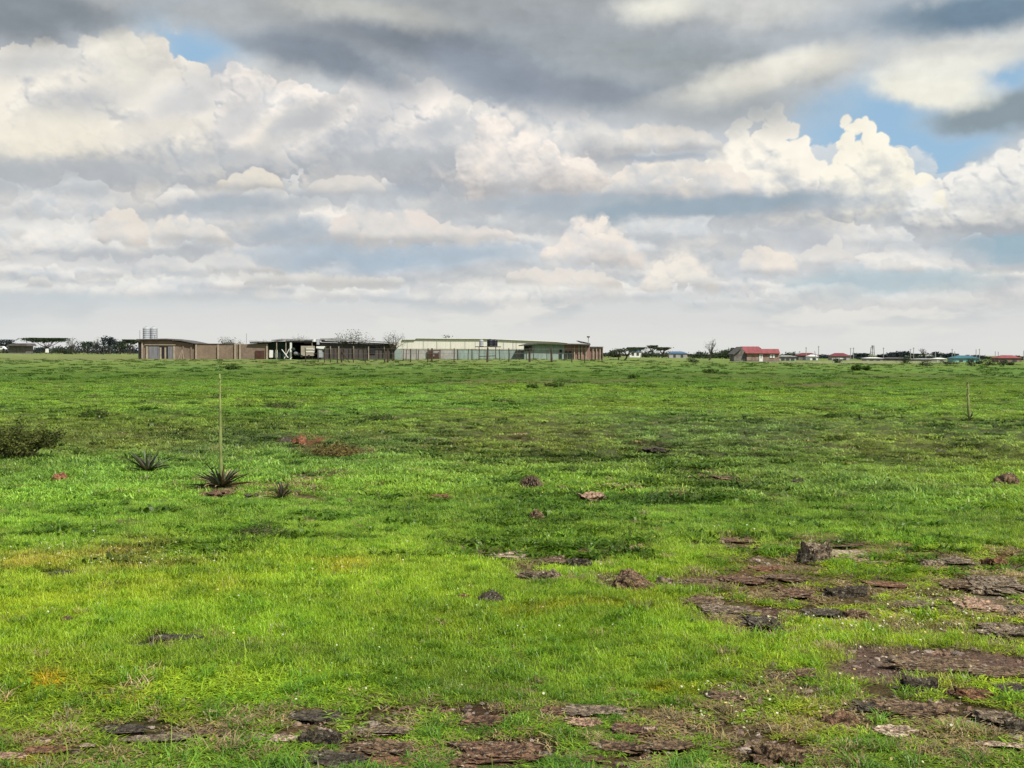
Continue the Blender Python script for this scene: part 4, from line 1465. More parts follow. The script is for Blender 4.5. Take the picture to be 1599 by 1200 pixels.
def make_flowers():
    m, n = new_mat('petals')
    ti = n.node('ShaderNodeAttribute', attribute_name='tint', attribute_type='INSTANCER')
    finish(n, principled(n, ti.outputs['Color'], 0.8, None, 0.1))
    b = MB()
    for q in range(6):
        a = q * PI / 3
        c, s = math.cos(a), math.sin(a)
        b.add([(0.001 * c, 0.001 * s, 0.0), (0.006 * c - 0.0035 * s, 0.006 * s + 0.0035 * c, 0.0015), (0.0105 * c, 0.0105 * s, 0.003), (0.006 * c + 0.0035 * s, 0.006 * s - 0.0035 * c, 0.0015)], [(0, 1, 2, 3)])
    b.tube([(0, 0, 0.0), (0, 0, 0.003)], [0.0028, 0.0018], 6)
    b.tube([(0.003, 0, -0.05), (0, 0, 0)], 0.0006, 3)
    me = bpy.data.meshes.new('flower'); me.from_pydata(b.v, [], b.f); me.materials.append(m)
    X, Y = [], []
    spots = [(130, 868, 130, 18, 170), (200, 885, 120, 12, 90), (300, 880, 80, 10, 50), (1400, 985, 200, 16, 260), (1500, 960, 90, 22, 120), (1450, 945, 60, 14, 60),
             (1200, 1100, 90, 30, 60), (1130, 1120, 60, 30, 40), (1400, 1050, 120, 40, 50), (600, 890, 160, 30, 40), (800, 950, 400, 120, 130), (300, 950, 300, 60, 60),
             (1180, 835, 200, 20, 40), (700, 1080, 500, 90, 60), (1480, 1150, 120, 40, 30), (800, 760, 600, 40, 60)]
    for (a, c, rx, ry, n_) in spots:
        for q in range(int(n_ * 0.7)):
            p = at(a + RS.normal() * rx * 0.6, min(1230, c + RS.normal() * ry * 0.6))
            X.append((p.x, p.y, p.z))
    X = np.array(X); n_ = len(X); d = np.hypot(X[:, 0], X[:, 1])
    X[:, 2] += RS.uniform(0.035, 0.062, n_)
    s = RS.uniform(0.35, 0.85, n_) * (0.7 + 0.03 * d)
    t = np.array([0.55, 0.53, 0.38]) * RS.uniform(0.6, 1.0, (n_, 1)) * np.where(RS.rand(n_, 1) < 0.3, [[1, 0.85, 0.45]], [[1, 1, 1]])
    instancer('wild_flowers', X, np.stack([RS.normal(0, .5, n_), RS.normal(0, .5, n_), RS.uniform(0, 6, n_)], 1), np.stack([s, s, s], 1), t, np.zeros(n_), [me],
              'tiny cream and white flowers sprinkled through the grass', 'flowers')


make_flowers()
# ---------------------------------------------------------------- agave-like rosettes, the shrub, dry clumps
def blade_mesh(name, L, W, bend, mat, seed=0):
    """thick channelled sword leaf growing along +X, arching"""
    V, Fc = [], []
    n = 7
    for i in range(n):
        s = i / (n - 1)
        x = L * (s - 0.12 * bend * s * s); z = L * (bend * s - 0.9 * bend * s * s * s) * 0.55
        w_ = W * (0.55 + 0.9 * s) * (1 - s ** 2.6) + W * 0.03
        th = w_ * 0.28
        V += [(x, -w_, z + th), (x, 0, z - th * 0.3), (x, w_, z + th), (x, 0, z - th * 1.6)]
    for i in range(n - 1):
        o = i * 4
        for q in range(4):
            Fc.append((o + q, o + (q + 1) % 4, o + 4 + (q + 1) % 4, o + 4 + q))
    Fc.append((0, 3, 2, 1)); o = (n - 1) * 4; Fc.append((o, o + 1, o + 2, o + 3))
    me = bpy.data.meshes.new(name)
    me.from_pydata(V, [], Fc)
    me.materials.append(mat)
    return me


LEAF_G = mat_plain('sisal_leaf', (88, 98, 72), 0.25, 6, 0.6, 0.3, c2=(52, 60, 40))
LEAF_D = mat_plain('dry_sisal_leaf', (134, 118, 88), 0.3, 6, 0.8, c2=(86, 68, 48))
LEAF_K = mat_plain('dark_sisal_leaf', (54, 56, 42), 0.3, 6, 0.7, c2=(34, 34, 26))
STALK = mat_plain('flower_stalk', (126, 138, 82), 0.25, 9, 0.7, c2=(84, 90, 50), stretch=(1, 1, 0.4))


def rosette(px, py, wpx, label, n=34, dry=0.15, up=(10, 75), seed=1, stalk=None, parts=True, tone=LEAF_G, wid=0.055):
    g = at(px, py); k = math.hypot(g.x, g.y) / F
    L = wpx * 0.5 * k * 1.06
    t = thing('agave_plant', g, label, 'plant', 'spiky rosette plants in the meadow')
    rs = np.random.RandomState(seed)
    kinds = [(blade_mesh('leaf', L, L * wid, b_, m_), m_) for m_ in (tone, LEAF_D, LEAF_K) for b_ in (0.15, 0.45)]
    fb = MB()
    for q in range(n):
        a = q * 2.39996 + rs.uniform(-0.5, 0.5)
        f = q / n
        e = math.radians(up[0] + (up[1] - up[0]) * f ** 1.1 + rs.uniform(-13, 13))
        r = rs.rand()
        mi = (1 if r < dry * (1.6 if f < 0.4 else 0.5) else (2 if r > 0.72 else 0)) * 2 + rs.randint(0, 2)
        s = rs.uniform(0.55, 1.12) * (1 - 0.12 * f)
        if parts:
            o = bpy.data.objects.new('leaf', kinds[mi][0]); COL.objects.link(o)
            o.parent = t
            o.rotation_euler = (0, -e, a)
            o.scale = (s, s, s)
            o.location = (0.02 * math.cos(a), 0.02 * math.sin(a), 0.012)
        else:
            M = Matrix.Rotation(a, 4, 'Z') @ Matrix.Rotation(-e, 4, 'Y') @ Matrix.Scale(s, 4)
            me = kinds[mi][0]
            fb.add([M @ v.co for v in me.vertices], [tuple(p.vertices) for p in me.polygons])
    if not parts:
        o = fb.build('leaves', tone); o.parent = t
    if stalk:
        hpx, leanpx, rpx = stalk
        H = hpx * k
        b = MB()
        pts, rad = [], []
        for i in range(12):
            s = i / 11
            pts.append((leanpx * k * (s + 0.15 * math.sin(s * 5)), 0.0, 0.02 + H * s))
            rad.append(rpx * k * (1.25 - 0.8 * s))
        b.tube(pts, rad, 8)
        o = b.build('flower_stalk', STALK, None, True); o.parent = t
        c = MB()
        for i in range(16):
            s = (i + 1) / 17
            a = i * 2.4
            p0 = Vector((leanpx * k * (s + 0.15 * math.sin(s * 5)), 0, 0.02 + H * s))
            d = Vector((math.cos(a), math.sin(a), 1.6)).normalized()
            c.tube([p0, p0 + d * rpx * k * 1.2, p0 + d * rpx * k * 1.9], [rpx * k * 0.6, rpx * k * 0.4, 0.0006], 4)
        o = c.build('bracts', LEAF_D, None); o.parent = t
    return t


rosette(231, 737, 84, 'spiky green rosette left of the tall stalk, without any stalk', 42, 0.06, (4, 58), 3)
rosette(346, 762, 92, 'half-dry spiky rosette sending up the tallest pale green stalk', 72, 0.35, (0, 58), 5, stalk=(170, -3, 2.6))
rosette(440, 780, 58, 'small dry brown rosette right of the tall-stalked one', 46, 0.35, (14, 80), 7, tone=LEAF_K)
rosette(1515, 659, 30, 'small distant rosette with a short leaning stalk, at right', 18, 0.2, (20, 75), 9, stalk=(54, -6, 2.4), parts=False, tone=LEAF_K)
rosette(1343, 658, 28, 'small distant dark rosette left of the short leaning stalk', 16, 0.2, (15, 80), 11, parts=False, tone=LEAF_K)
rosette(1161, 657, 22, 'smallest distant dark rosette, nearest the middle of the plain', 14, 0.2, (25, 85), 13, parts=False, tone=LEAF_K)

LEAF_M = {}


def leaf_mat(name, c, c2, trans=0.3):
    m, n = new_mat(name)
    co = n.node('ShaderNodeTexCoord').outputs['Object']
    f = n.noise(co, 2.4, 5, 0.65)
    f2 = n.noise(co, 23.0, 2, 0.5)
    c_ = n.mix(n.rng(n.math('MULTIPLY_ADD', f2, 0.6, f), 0.6, 1.0), lin(c), lin(c2))
    d = n.node('ShaderNodeBsdfDiffuse'); n.put(d.inputs[0], c_)
    t = n.node('ShaderNodeBsdfTranslucent'); n.put(t.inputs[0], c_)
    s = n.node('ShaderNodeMixShader'); s.inputs[0].default_value = trans
    n.l.new(d.outputs[0], s.inputs[1]); n.l.new(t.outputs[0], s.inputs[2])
    finish(n, s.outputs[0])
    return m


TWIG = mat_plain('twigs', (92, 80, 64), 0.3, 8, c2=(54, 46, 38))
SHRUB = leaf_mat('shrub_leaf', (46, 62, 30), (104, 110, 58))


def shrub(px, py, wpx, hpx, label, seed=1, n=5200, mat=None, cat='shrub', leafpx=2.0, flat=1.0, name='shrub', group=None, D=None):
    g = at(px, py) if D is None else Vector((wx(px, D), D, gz(px, D)))
    k = math.hypot(g.x, g.y) / F
    t = thing(name, g, label, cat, group)
    rs = np.random.RandomState(seed)
    R = random.Random(seed)
    W, H = wpx * k * 0.5, hpx * k
    tw, lf = MB(), MB()
    tips = []
    ns = 26
    for q in range(ns):
        a = q * 2.4; rr = math.sqrt((q + 0.5) / ns)
        top = Vector((math.cos(a) * rr * W * rs.uniform(0.75, 1.08), math.sin(a) * rr * W * 0.9, H * (1 - 0.5 * rr * rr) * rs.uniform(0.7, 1.05)))
        base = Vector((top.x * 0.25, top.y * 0.25, -0.01))
        mid = base.lerp(top, 0.5) + Vector((rs.normal() * 0.08 * W, rs.normal() * 0.08 * W, H * 0.12))
        tw.tube([base, mid, top], [1.1 * k, 0.8 * k, 0.25 * k], 4, False)
        for i in range(7):
            s = rs.uniform(0.35, 1.0)
            p = base.lerp(mid, s * 2) if s < 0.5 else mid.lerp(top, s * 2 - 1)
            e = p + Vector((rs.normal(), rs.normal(), rs.normal() * 0.6 + 0.5)) * W * 0.16
            tw.tube([p, e], [0.5 * k, 0.15 * k], 3, False)
            tips.append((p, e))
    for q in range(n):
        p, e = tips[rs.randint(len(tips))]
        pt = p.lerp(e, rs.uniform(0.2, 1.1)) + Vector((rs.normal(), rs.normal(), rs.normal() * 0.8)) * W * 0.055
        pt.z = max(0.01, pt.z)
        lf.leaf(pt, leafpx * k * rs.uniform(0.5, 1.2), R)
    o = tw.build('stems', TWIG); o.parent = t
    o = lf.build('foliage', mat or SHRUB); o.parent = t
    return t


shrub(26, 717, 136, 46, 'big dark bushy shrub at the left edge of the meadow', 3, 9000, leafpx=2.2)
DRYL = leaf_mat('dry_grass_leaf', (92, 88, 50), (128, 114, 70))
shrub(525, 716, 96, 11, 'low mat of brown withered herbs below the red earth heap', 5, 2600, DRYL, 'dry herbs', 2.2, name='withered_herbs')
DKG = leaf_mat('dark_herb_leaf', (48, 72, 30), (84, 112, 48))
for i, (x, y, w_, h_, lab) in enumerate([
    (595, 659, 60, 10, 'low dark green mound of herbs, middle left of the plain'),
    (410, 836, 90, 13, 'dark green grass clump in the light lawn below the rosettes'),
    (830, 607, 22, 6, 'small dark herb clump on the far plain, left of a pair'),
    (868, 605, 34, 5, 'small dark herb clump on the far plain, right of a pair'),
    (362, 577, 26, 6, 'tiny dark mound right of the brown wall on the far grass'),
    (1110, 583, 26, 6, 'dark flat tuft in front of the red-roofed house'),
    (888, 741, 34, 12, 'leggy green weed above the shaggy stump'),
    (1303, 770, 30, 9, 'dark weed clump in the olive belt right of the black rock'),
    (150, 652, 40, 8, 'low dark herb clump above and left of the first rosette'),
    (440, 639, 60, 7, 'dark flat herb clump right of the tall stalk'),
    (1470, 672, 60, 7, 'dull flat herb clump left of the short leaning stalk'),
    (1250, 665, 50, 6, 'dull flat herb clump between the two small distant rosettes'),
    (1338, 579, 20, 10, 'wispy young bush on the far plain, left of its twin'),
    (1354, 579, 14, 8, 'wispy young bush on the far plain, right of its twin'),
    (1300, 655, 30, 5, 'tiny herb mound right of the smallest rosette'),
    (990, 591, 18, 6, 'small round herb tuft before the flat-topped trees'),
]):
    shrub(x, y, w_, h_ * 0.8, lab, 20 + i, 700 if y < 900 else 1100, DKG, 'herb clump', 2.0 if y < 900 else 3.0, name='herb_clump', group='dark herb clumps on the plain')
# ---------------------------------------------------------------- trees and buildings on the skyline
BARK = mat_plain('bark', (66, 58, 50), 0.3, 3, c2=(44, 38, 34))
TREE_D = leaf_mat('far_tree_leaf', (38, 48, 38), (68, 80, 56))
TREE_N = leaf_mat('far_dark_leaf', (34, 42, 48), (56, 66, 66))
TREE_P = leaf_mat('thin_tree_leaf', (84, 92, 78), (128, 132, 116), 0.4)
TREE_G = leaf_mat('near_tree_leaf', (50, 62, 42), (86, 98, 66))


def tree(px, base, top, wpx, D, label, kind='round', seed=1, mat=None, n=900, name=None, group=None, trunkpx=1.0, lean=0.0):
    x, z0 = wx(px, D), gz(px, D)
    zb = z0 - 0.05
    zt = wz(top, D, px)
    k = D / F
    H = zt - zb; W = wpx * k * 0.5
    nm = name or {'flat': 'acacia_tree', 'round': 'tree', 'bare': 'bare_tree', 'bush': 'bush'}[kind]
    t = thing(nm, (x, D, zb), label, 'tree' if kind != 'bush' else 'bush', group)
    rs = np.random.RandomState(seed); R = random.Random(seed)
    tr, lf = MB(), MB()
    ends = []
    fork = H * {'flat': 0.45, 'round': 0.35, 'bare': 0.3, 'bush': 0.1}[kind]
    tr.tube([(0, 0, 0), (lean * W * 0.3, 0, fork * 0.5), (lean * W * 0.4, 0, fork)], [trunkpx * k * 1.3, trunkpx * k, trunkpx * k * 0.8], 6)
    nl = {'flat': 9, 'round': 9, 'bare': 12, 'bush': 9}[kind]
    for q in range(nl):
        a = q * 2.4 + rs.uniform(-.3, .3); rr = math.sqrt((q + 0.6) / nl)
        ex, ey = math.cos(a) * rr * W * 0.85 + lean * W * 0.5, math.sin(a) * rr * W * 0.8
        if kind == 'flat':
            ez = H * rs.uniform(0.82, 0.93)
        elif kind == 'bare':
            ez = H * rs.uniform(0.5, 0.95) * (1 - 0.2 * rr)
        elif kind == 'bush':
            ez = H * (0.12 + 0.75 * rs.rand() * math.sqrt(max(0, 1 - rr * rr)))
        else:
            ez = H * (0.45 + 0.45 * rs.rand() * math.sqrt(max(0, 1 - rr * rr)) + 0.08)
        p0 = Vector((lean * W * 0.4, 0, fork * rs.uniform(0.7, 1.0))); p2 = Vector((ex, ey, ez))
        p1 = p0.lerp(p2, 0.5) + Vector((0, 0, -H * 0.05 if kind == 'flat' else H * 0.05))
        tr.tube([p0, p1, p2], [trunkpx * k * 0.55, trunkpx * k * 0.4, trunkpx * k * 0.16], 4, False)
        for j in range(4):
            e = p2 + Vector((rs.normal() * W * 0.22, rs.normal() * W * 0.2, abs(rs.normal()) * H * 0.05))
            tr.tube([p1.lerp(p2, rs.uniform(.4, 1)), e], [trunkpx * k * 0.22, trunkpx * k * 0.1], 3, False)
            ends.append(e)
        ends.append(p2)
    sx, sz = {'flat': (0.22, 0.06), 'round': (0.17, 0.10), 'bare': (0.10, 0.07), 'bush': (0.2, 0.14)}[kind]
    for q in range(n):
        e = ends[rs.randint(len(ends))]
        p = e + Vector((rs.normal() * W * sx, rs.normal() * W * sx, rs.normal() * H * sz))
        p.z = max(0.05, min(p.z, H))
        lf.leaf(p, k * rs.uniform(0.5, 1.1) * (0.75 if kind == 'bare' else (1.15 if D < 400 else 1.9)), R, 0.6 if kind == 'flat' else 0.2)
    o = tr.build('trunk', BARK, None); o.parent = t
    o = lf.build('crown', mat or TREE_D, None); o.parent = t
    return t


# left skyline
tree(6, 548, 531, 34, 560, 'dark tree clump cut off by the left edge of the view', 'round', 1, TREE_N, 900)
tree(72, 548, 528.5, 56, 560, 'wide flat-topped dark acacia on the left skyline', 'flat', 2, TREE_D, 2600, trunkpx=1.2)
tree(112, 549, 524, 24, 520, 'thin pale bare tree right of the wide acacia', 'bare', 3, TREE_P, 220)
tree(137, 549, 534, 24, 540, 'low round bush-like tree between the two bare trees', 'round', 4, TREE_D, 600)
tree(151, 549, 527, 14, 520, 'slim pale bare tree in the left bushes', 'bare', 5, TREE_P, 120)
tree(170, 549, 525, 24, 530, 'pointed dark tree in the middle of the left bushes', 'round', 6, TREE_N, 700)
tree(188, 550, 534, 30, 540, 'low dark tree left of the flat-topped one by the brown shed', 'round', 7, TREE_D, 800)
tree(203, 550, 531, 22, 500, 'flat-topped tree rising at the left end of the brown shed', 'flat', 8, TREE_D, 900)
tree(158, 549, 537, 40, 500, 'low dark hedge-like bush under the pointed tree', 'bush', 9, TREE_N, 700)
tree(100, 549, 539, 40, 500, 'low bushes behind the left wire fence', 'bush', 10, TREE_D, 500)
for i, (x, tp, wp, lab) in enumerate([(20, 540, 60, 'low far bushes below the grey-roofed shed'), (62, 540, 50, 'far bushes under the left half of the wide acacia'), (92, 540, 46, 'far bushes under the right half of the wide acacia'),
                                      (122, 539, 44, 'far bushes behind the first bare tree'), (182, 537, 50, 'far bushes before the flat-topped tree'), (205, 537, 30, 'far bushes touching the brown block shed')]):
    tree(x, 0, tp, wp, 600 + i * 11, lab, 'bush', 140 + i, TREE_N, 700)
# behind the yard
tree(356, 548, 527, 34, 300, 'rounded tree top behind the long brown wall', 'round', 11, TREE_G, 700)
tree(374, 548, 530, 14, 300, 'small twiggy tree right behind the wall pillars', 'bare', 12, TREE_P, 150)
tree(414, 548, 527, 26, 290, 'hazy tree top behind the small brick shed', 'bare', 13, TREE_P, 260)
tree(470, 548, 519, 40, 300, 'wispy thin tree above the dark lean-to roofs', 'bare', 14, TREE_P, 160)
tree(548, 552, 515, 56, 290, 'full round grey-green tree behind the long dark shed', 'round', 15, TREE_G, 1100, trunkpx=1.2)
tree(615, 556, 512, 40, 212, 'loose irregular tree between the dark shed and the cream warehouse', 'bare', 16, TREE_G, 800, trunkpx=1.1)
tree(697, 548, 523, 14, 420, 'small tree top peeping over the cream warehouse roof', 'round', 17, TREE_G, 200)
# flat-topped pair in the meadow
tree(975, 568, 545, 42, 214, 'nearer flat-topped thorn tree with leaning double trunk', 'flat', 18, TREE_D, 900, trunkpx=1.3, lean=0.5)
tree(966, 566, 547, 26, 222, 'smaller flat-topped thorn tree just left of its neighbour', 'flat', 19, TREE_D, 400, trunkpx=1.1)
# right skyline
RT = [
 (958, 546, 26, 'bush', 'low dark bush right behind the brown yard wall'), (990, 543, 30, 'flat', 'far flat tree behind the thorn tree pair'),
 (1018, 540, 16, 'flat', 'tiny pale umbrella tree on a thin stem'), (1034, 543, 22, 'flat', 'small dark umbrella tree left of the blue roof'),
 (1010, 548, 44, 'bush', 'dark hedge below the tiny umbrella tree'), (1052, 548, 44, 'bush', 'dark hedge left of the blue roof'),
 (1092, 548, 34, 'bush', 'dark hedge right of the blue roof'), (1118, 550, 36, 'bush', 'dark hedge under the tall feathery tree'),
 (1142, 544, 34, 'round', 'dark rounded tree at the left gable of the red-roofed house'), (1133, 549, 26, 'bush', 'grey-green bush left of the gable tree'),
 (1236, 550, 30, 'bush', 'dark bush right of the red-roofed house'), (1345, 552, 26, 'round', 'grey tree left of the lattice tower'),
 (1380, 553, 26, 'round', 'left and lowest of three blue-black trees'), (1394, 551, 22, 'round', 'middle one of three blue-black trees'),
 (1407, 549, 26, 'round', 'tallest of three blue-black trees'), (1425, 553, 26, 'flat', 'flat dark tree right of the three blue-black trees'),
 (1448, 554, 26, 'bush', 'low dark bush left of the grey twin trees'), (1462, 550, 20, 'round', 'left one of the dark twin trees by a pole'),
 (1482, 551, 26, 'round', 'right one of the dark twin trees by a pole'), (1442, 544, 14, 'bare', 'thin grey bare tree behind the low bush'),
 (1275, 553, 40, 'bush', 'dark hedge below the dark red roof'), (1360, 555, 60, 'bush', 'long dark hedge under the lattice tower'),
 (1525, 555, 34, 'bush', 'dark bush right of the teal-roofed house'), (1300, 555, 50, 'bush', 'dark hedge left of the crimson roof'),
 (1594, 556, 24, 'bush', 'dark bush at the right edge beyond the last red roof'), (1500, 556, 40, 'bush', 'dark bush left behind the teal-roofed house'),
]
for i, (x, tp, wp, kd, lab) in enumerate(RT):
    D = 400 + (i * 37) % 110
    tree(x, 0, tp, wp, D, lab, kd, 40 + i, TREE_N if x > 1240 else TREE_D, 600 if wp > 20 else 260, group='trees and hedges along the right skyline')
for i, x in enumerate(range(950, 1610, 22)):
    near = min(RT, key=lambda q: abs(q[0] - x))[4]
    tree(x + (i * 7) % 9, 0, 551.5 + (x - 950) * 0.0085 + (i * 5 % 4) * 0.5, 40, 560 + (i * 53) % 90, 'dark bush in the distant hedge line along the right skyline', 'bush', 160 + i, TREE_N, 420, group='far hedge bushes on the right skyline')
tree(1107, 0, 527, 26, 300, 'tall feathery thin tree standing alone left of the red-roofed house', 'bare', 77, TREE_P, 300, lean=0.6)
# nearer dark bushes at far right
for i, (x, b_, tp, wp, lab) in enumerate([
    (1482, 569, 560, 26, 'dark low bush left of the teal wall'), (1516, 572, 558, 16, 'dark bush in front of the teal-roofed house'),
    (1528, 569, 561, 14, 'small round bush just right of the teal wall'), (1544, 571, 557, 20, 'tallest dark bush left of the last red roof'),
    (1566, 571, 559, 18, 'dark bush below the last red roof'), (1578, 571, 562, 12, 'small dark bush right below the last red roof'),
    (1412, 567, 558, 20, 'small flat bush near the pale track'), (1306, 567, 560, 12, 'tiny bush in front of the crimson roof'),
    (1082, 567, 558, 20, 'dark little tree on the grass left of the house'), (1446, 572, 562, 22, 'leafy low bush below the thin grey bare tree')]):
    D = F * 1.6 / (b_ - HZ - (x - CX) * ROLL)
    tree(x, 0, tp, wp, D, lab, 'bush', 90 + i, TREE_D, 360, name='bush')

# ---------------------------------------------------------------- building materials; distance haze put into the wall, post and board tones
M_MUD = mat_plain('mud_block_wall', (118, 104, 92), 0.12, 0.6, 0.95, c2=(98, 84, 74), bmp=0.3)
M_MUD2 = mat_plain('brown_block_wall', (122, 106, 92), 0.12, 0.7, 0.95, c2=(102, 88, 76), bmp=0.3)
M_PIL = mat_plain('pale_post', (150, 138, 122), 0.15, 1.5, 0.9)
M_GREYP = mat_plain('grey_sheet', (112, 112, 116), 0.2, 0.7, 0.7, stretch=(5, 1, 0.4), c2=(84, 84, 90))
M_ROOFD = mat_plain('dark_iron_roof', (82, 78, 78), 0.25, 0.6, 0.7, c2=(58, 54, 54))
M_ROOFG = mat_plain('grey_iron_roof', (140, 140, 142), 0.2, 0.6, 0.5, c2=(104, 100, 100), stretch=(4, 1, 1))
M_DARK = mat_plain('dark_boards', (74, 70, 68), 0.3, 1.2, 0.9, stretch=(5, 1, 0.3), c2=(52, 49, 48))
M_BLACK = mat_plain('black_gap', (40, 40, 44), 0.3, 1.0, 0.9)
M_CREAM = mat_plain('cream_cladding', (198, 197, 188), 0.06, 0.5, 0.75, stretch=(6, 1, 0.5), c2=(184, 182, 168))
M_TEAL = mat_plain('grey_green_wall', (134, 148, 142), 0.12, 0.5, 0.9, stretch=(3, 1, 0.6), c2=(108, 120, 116))
M_GREYW = mat_plain('grey_block_wall', (150, 148, 144), 0.12, 0.6, 0.9, c2=(124, 122, 120))
M_REDB = mat_plain('red_brown_wall', (132, 106, 98), 0.14, 0.8, 0.9, stretch=(4, 1, 0.5), c2=(110, 84, 78))
M_TANK = mat_plain('black_tank', (20, 20, 34), 0.2, 1.0, 0.5, 0.4)
M_TANKG = mat_plain('grey_tank', (150, 154, 160), 0.12, 1.0, 0.5, 0.4)
M_REDR = mat_plain('red_roof', (122, 66, 68), 0.14, 0.5, 0.8, c2=(104, 54, 58), stretch=(3, 1, 1))
M_CRIM = mat_plain('crimson_roof', (98, 44, 52), 0.12, 0.6, 0.6)
M_DRED = mat_plain('dark_red_roof', (92, 44, 48), 0.15, 0.6, 0.7)
M_BLUER = mat_plain('blue_roof', (60, 92, 122), 0.12, 0.4, 0.6)
M_TEALR = mat_plain('teal_roof', (50, 92, 102), 0.15, 0.4, 0.6)
M_TEALW = mat_plain('teal_wall', (120, 166, 160), 0.12, 0.6, 0.8)
M_BRICK = mat_plain('brown_brick', (142, 124, 114), 0.12, 1.2, 0.9, c2=(98, 80, 72), bmp=0.2)
M_STONE = mat_plain('grey_stone_gable', (112, 108, 106), 0.14, 1.2, 0.9, c2=(74, 70, 68))
M_WHITE = mat_plain('white_paint', (206, 206, 202), 0.06, 1.0, 0.7)
M_GLASS = mat_plain('window_glass', (60, 64, 70), 0.2, 1.0, 0.2, 0.6)
M_POST = mat_plain('weathered_post', (66, 56, 46), 0.3, 2.0, 0.9, c2=(42, 36, 30))
M_POSTP = mat_plain('pale_fence_post', (138, 130, 114), 0.2, 2.0, 0.9)
M_WIRE = mat_plain('fence_wire', (90, 88, 84), 0.2, 2.0, 0.6, metal=0.4)
M_DOOR = mat_plain('brown_door', (72, 48, 40), 0.2, 1.5, 0.8)
M_NET = mat_plain('dark_green_net', (40, 54, 48), 0.3, 1.0, 0.95, c2=(26, 34, 34))
M_STEEL = mat_plain('steel_pole', (132, 134, 136), 0.1, 2.0, 0.6)


def part(name, mat, parent, polys=(), boxes=(), tubes=(), loc=None):
    """polys: (points in photo pixels, distance, depth); boxes: (px0, px1, pytop, pybot, distance, depth)"""
    b = MB()
    for pts, D, dep in polys:
        b.prism(poly(pts, D)[::-1], D, D + dep)
    for x0, x1, yt, yb, D, dep in boxes:
        xm = (x0 + x1) / 2
        b.box(wx(x0, D), wx(x1, D), D, D + dep, wz(yb, D, xm) if yb < 560 else min(wz(yb, D, xm), gz(xm, D) - 0.25), wz(yt, D, xm))
    for pts, D, r in tubes:
        b.tube([(wx(x, D), D, wz(y, D, x)) for x, y in pts], r, 6)
    o = b.build(name, mat, parent)
    return o


def root(name, px, D, label, cat, group=None):
    return thing(name, (wx(px, D), D, gz(px, D)), label, cat, group)


D0 = 236.0
BASE = 562.5    # foot of walls at D0, sunk a little into the ground

# the long brown shed, left
r = root('block_shed', 258, D0, 'brown block shed with low dark pitched roof and grey sheet doors', 'shed')
part('wall', M_MUD, r, polys=[([(216, BASE), (216, 532), (232, 531), (262, 531.5), (302, 537.5), (302, BASE)], D0, 9)])
part('roof', M_ROOFD, r, polys=[([(213, 529.8), (260, 529.0), (284, 531.8), (305, 536.2), (305, 537.4), (284, 533.2), (260, 530.6), (213, 531.4)], D0 - 0.7, 10.5)])
part('side_post', M_PIL, r, boxes=[(221, 223, 534, BASE, D0 - .25, .25)])
part('gap', M_BLACK, r, boxes=[(216.6, 220.6, 535, BASE, D0 - .12, .12)])
for x0, x1, yt in ((228, 231, 541), (249.5, 252, 543), (257, 259.3, 543), (270.5, 273, 541)):
    part('pillar', M_PIL, r, boxes=[(x0, x1, yt, BASE, D0 - .3, .3)])
for x0, x1 in ((252.6, 256.6), (259.8, 262.2)):
    part('doorway', M_BLACK, r, boxes=[(x0, x1, 542, BASE, D0 - .14, .14)])
part('sheet_door', M_GREYP, r, boxes=[(262.6, 270.1, 541, BASE, D0 - .18, .18)])
part('sheet_panel', M_GREYP, r, boxes=[(232, 249, 540, BASE, D0 - .16, .16)])
part('lintel', M_PIL, r, boxes=[(226, 274, 538.2, 539.4, D0 - .34, .34)])

# the long boundary wall
r = root('boundary_wall', 338, D0 + .6, 'long plain brown wall with pale pillars between two brown sheds', 'wall')
part('wall', M_MUD2, r, boxes=[(302.4, 374, 537.8, BASE, D0 + .4, .4)])
part('coping', M_ROOFD, r, boxes=[(302.4, 350, 536.8, 537.75, D0 + .25, .7)])
part('coping', M_ROOFD, r, boxes=[(350.2, 366, 535.4, 537.7, D0 + .25, .7)])
for x, yt in ((306, 538.5), (298.6, 539.5), (286, 541), (340.5, 538.5), (367, 536.5), (374.6, 534.0)):
    part('pillar', M_PIL if x > 300 else M_MUD, r, boxes=[(x - 1.1, x + 1.1, yt, BASE, D0 - .0 if x > 300 else D0 - .2, .38 if x > 300 else .2)])
for (xa, ya, xb, yb) in ((279, 561, 284, 547), (283.5, 561, 284.5, 546), (287, 561, 285, 547)):
    part('prop_pole', M_PIL, r, tubes=[([(xa, ya), (xb, yb)], D0 - 1.2, 0.06)])

# small brick shed
r = root('brick_shed', 396, D0, 'small brown brick shed with thin grey roof and brown door', 'shed')
part('wall', M_MUD, r, polys=[([(376, BASE), (376, 538), (390, 537.5), (418.5, 536), (418.5, BASE)], D0 + .5, 6)])
part('roof', M_ROOFG, r, polys=[([(389, 532.4), (424, 533.5), (424, 534.6), (389, 533.6)], D0 - .3, 8)])
part('fascia', M_BLACK, r, boxes=[(390, 422, 534.7, 536.8, D0 + .1, .39)])
part('door', M_DOOR, r, boxes=[(398.5, 412.5, 548, BASE, D0 + .3, .2)])
part('corner_post', M_PIL, r, boxes=[(415.5, 418, 537.4, BASE, D0 + .2, .29)])
r = root('aerial_pole', 385, D0 + 3, 'thin aerial pole on the roof of the small brick shed', 'pole')
part('pole', M_STEEL, r, tubes=[([(385, 537), (385, 521)], D0 + 3, 0.05)])

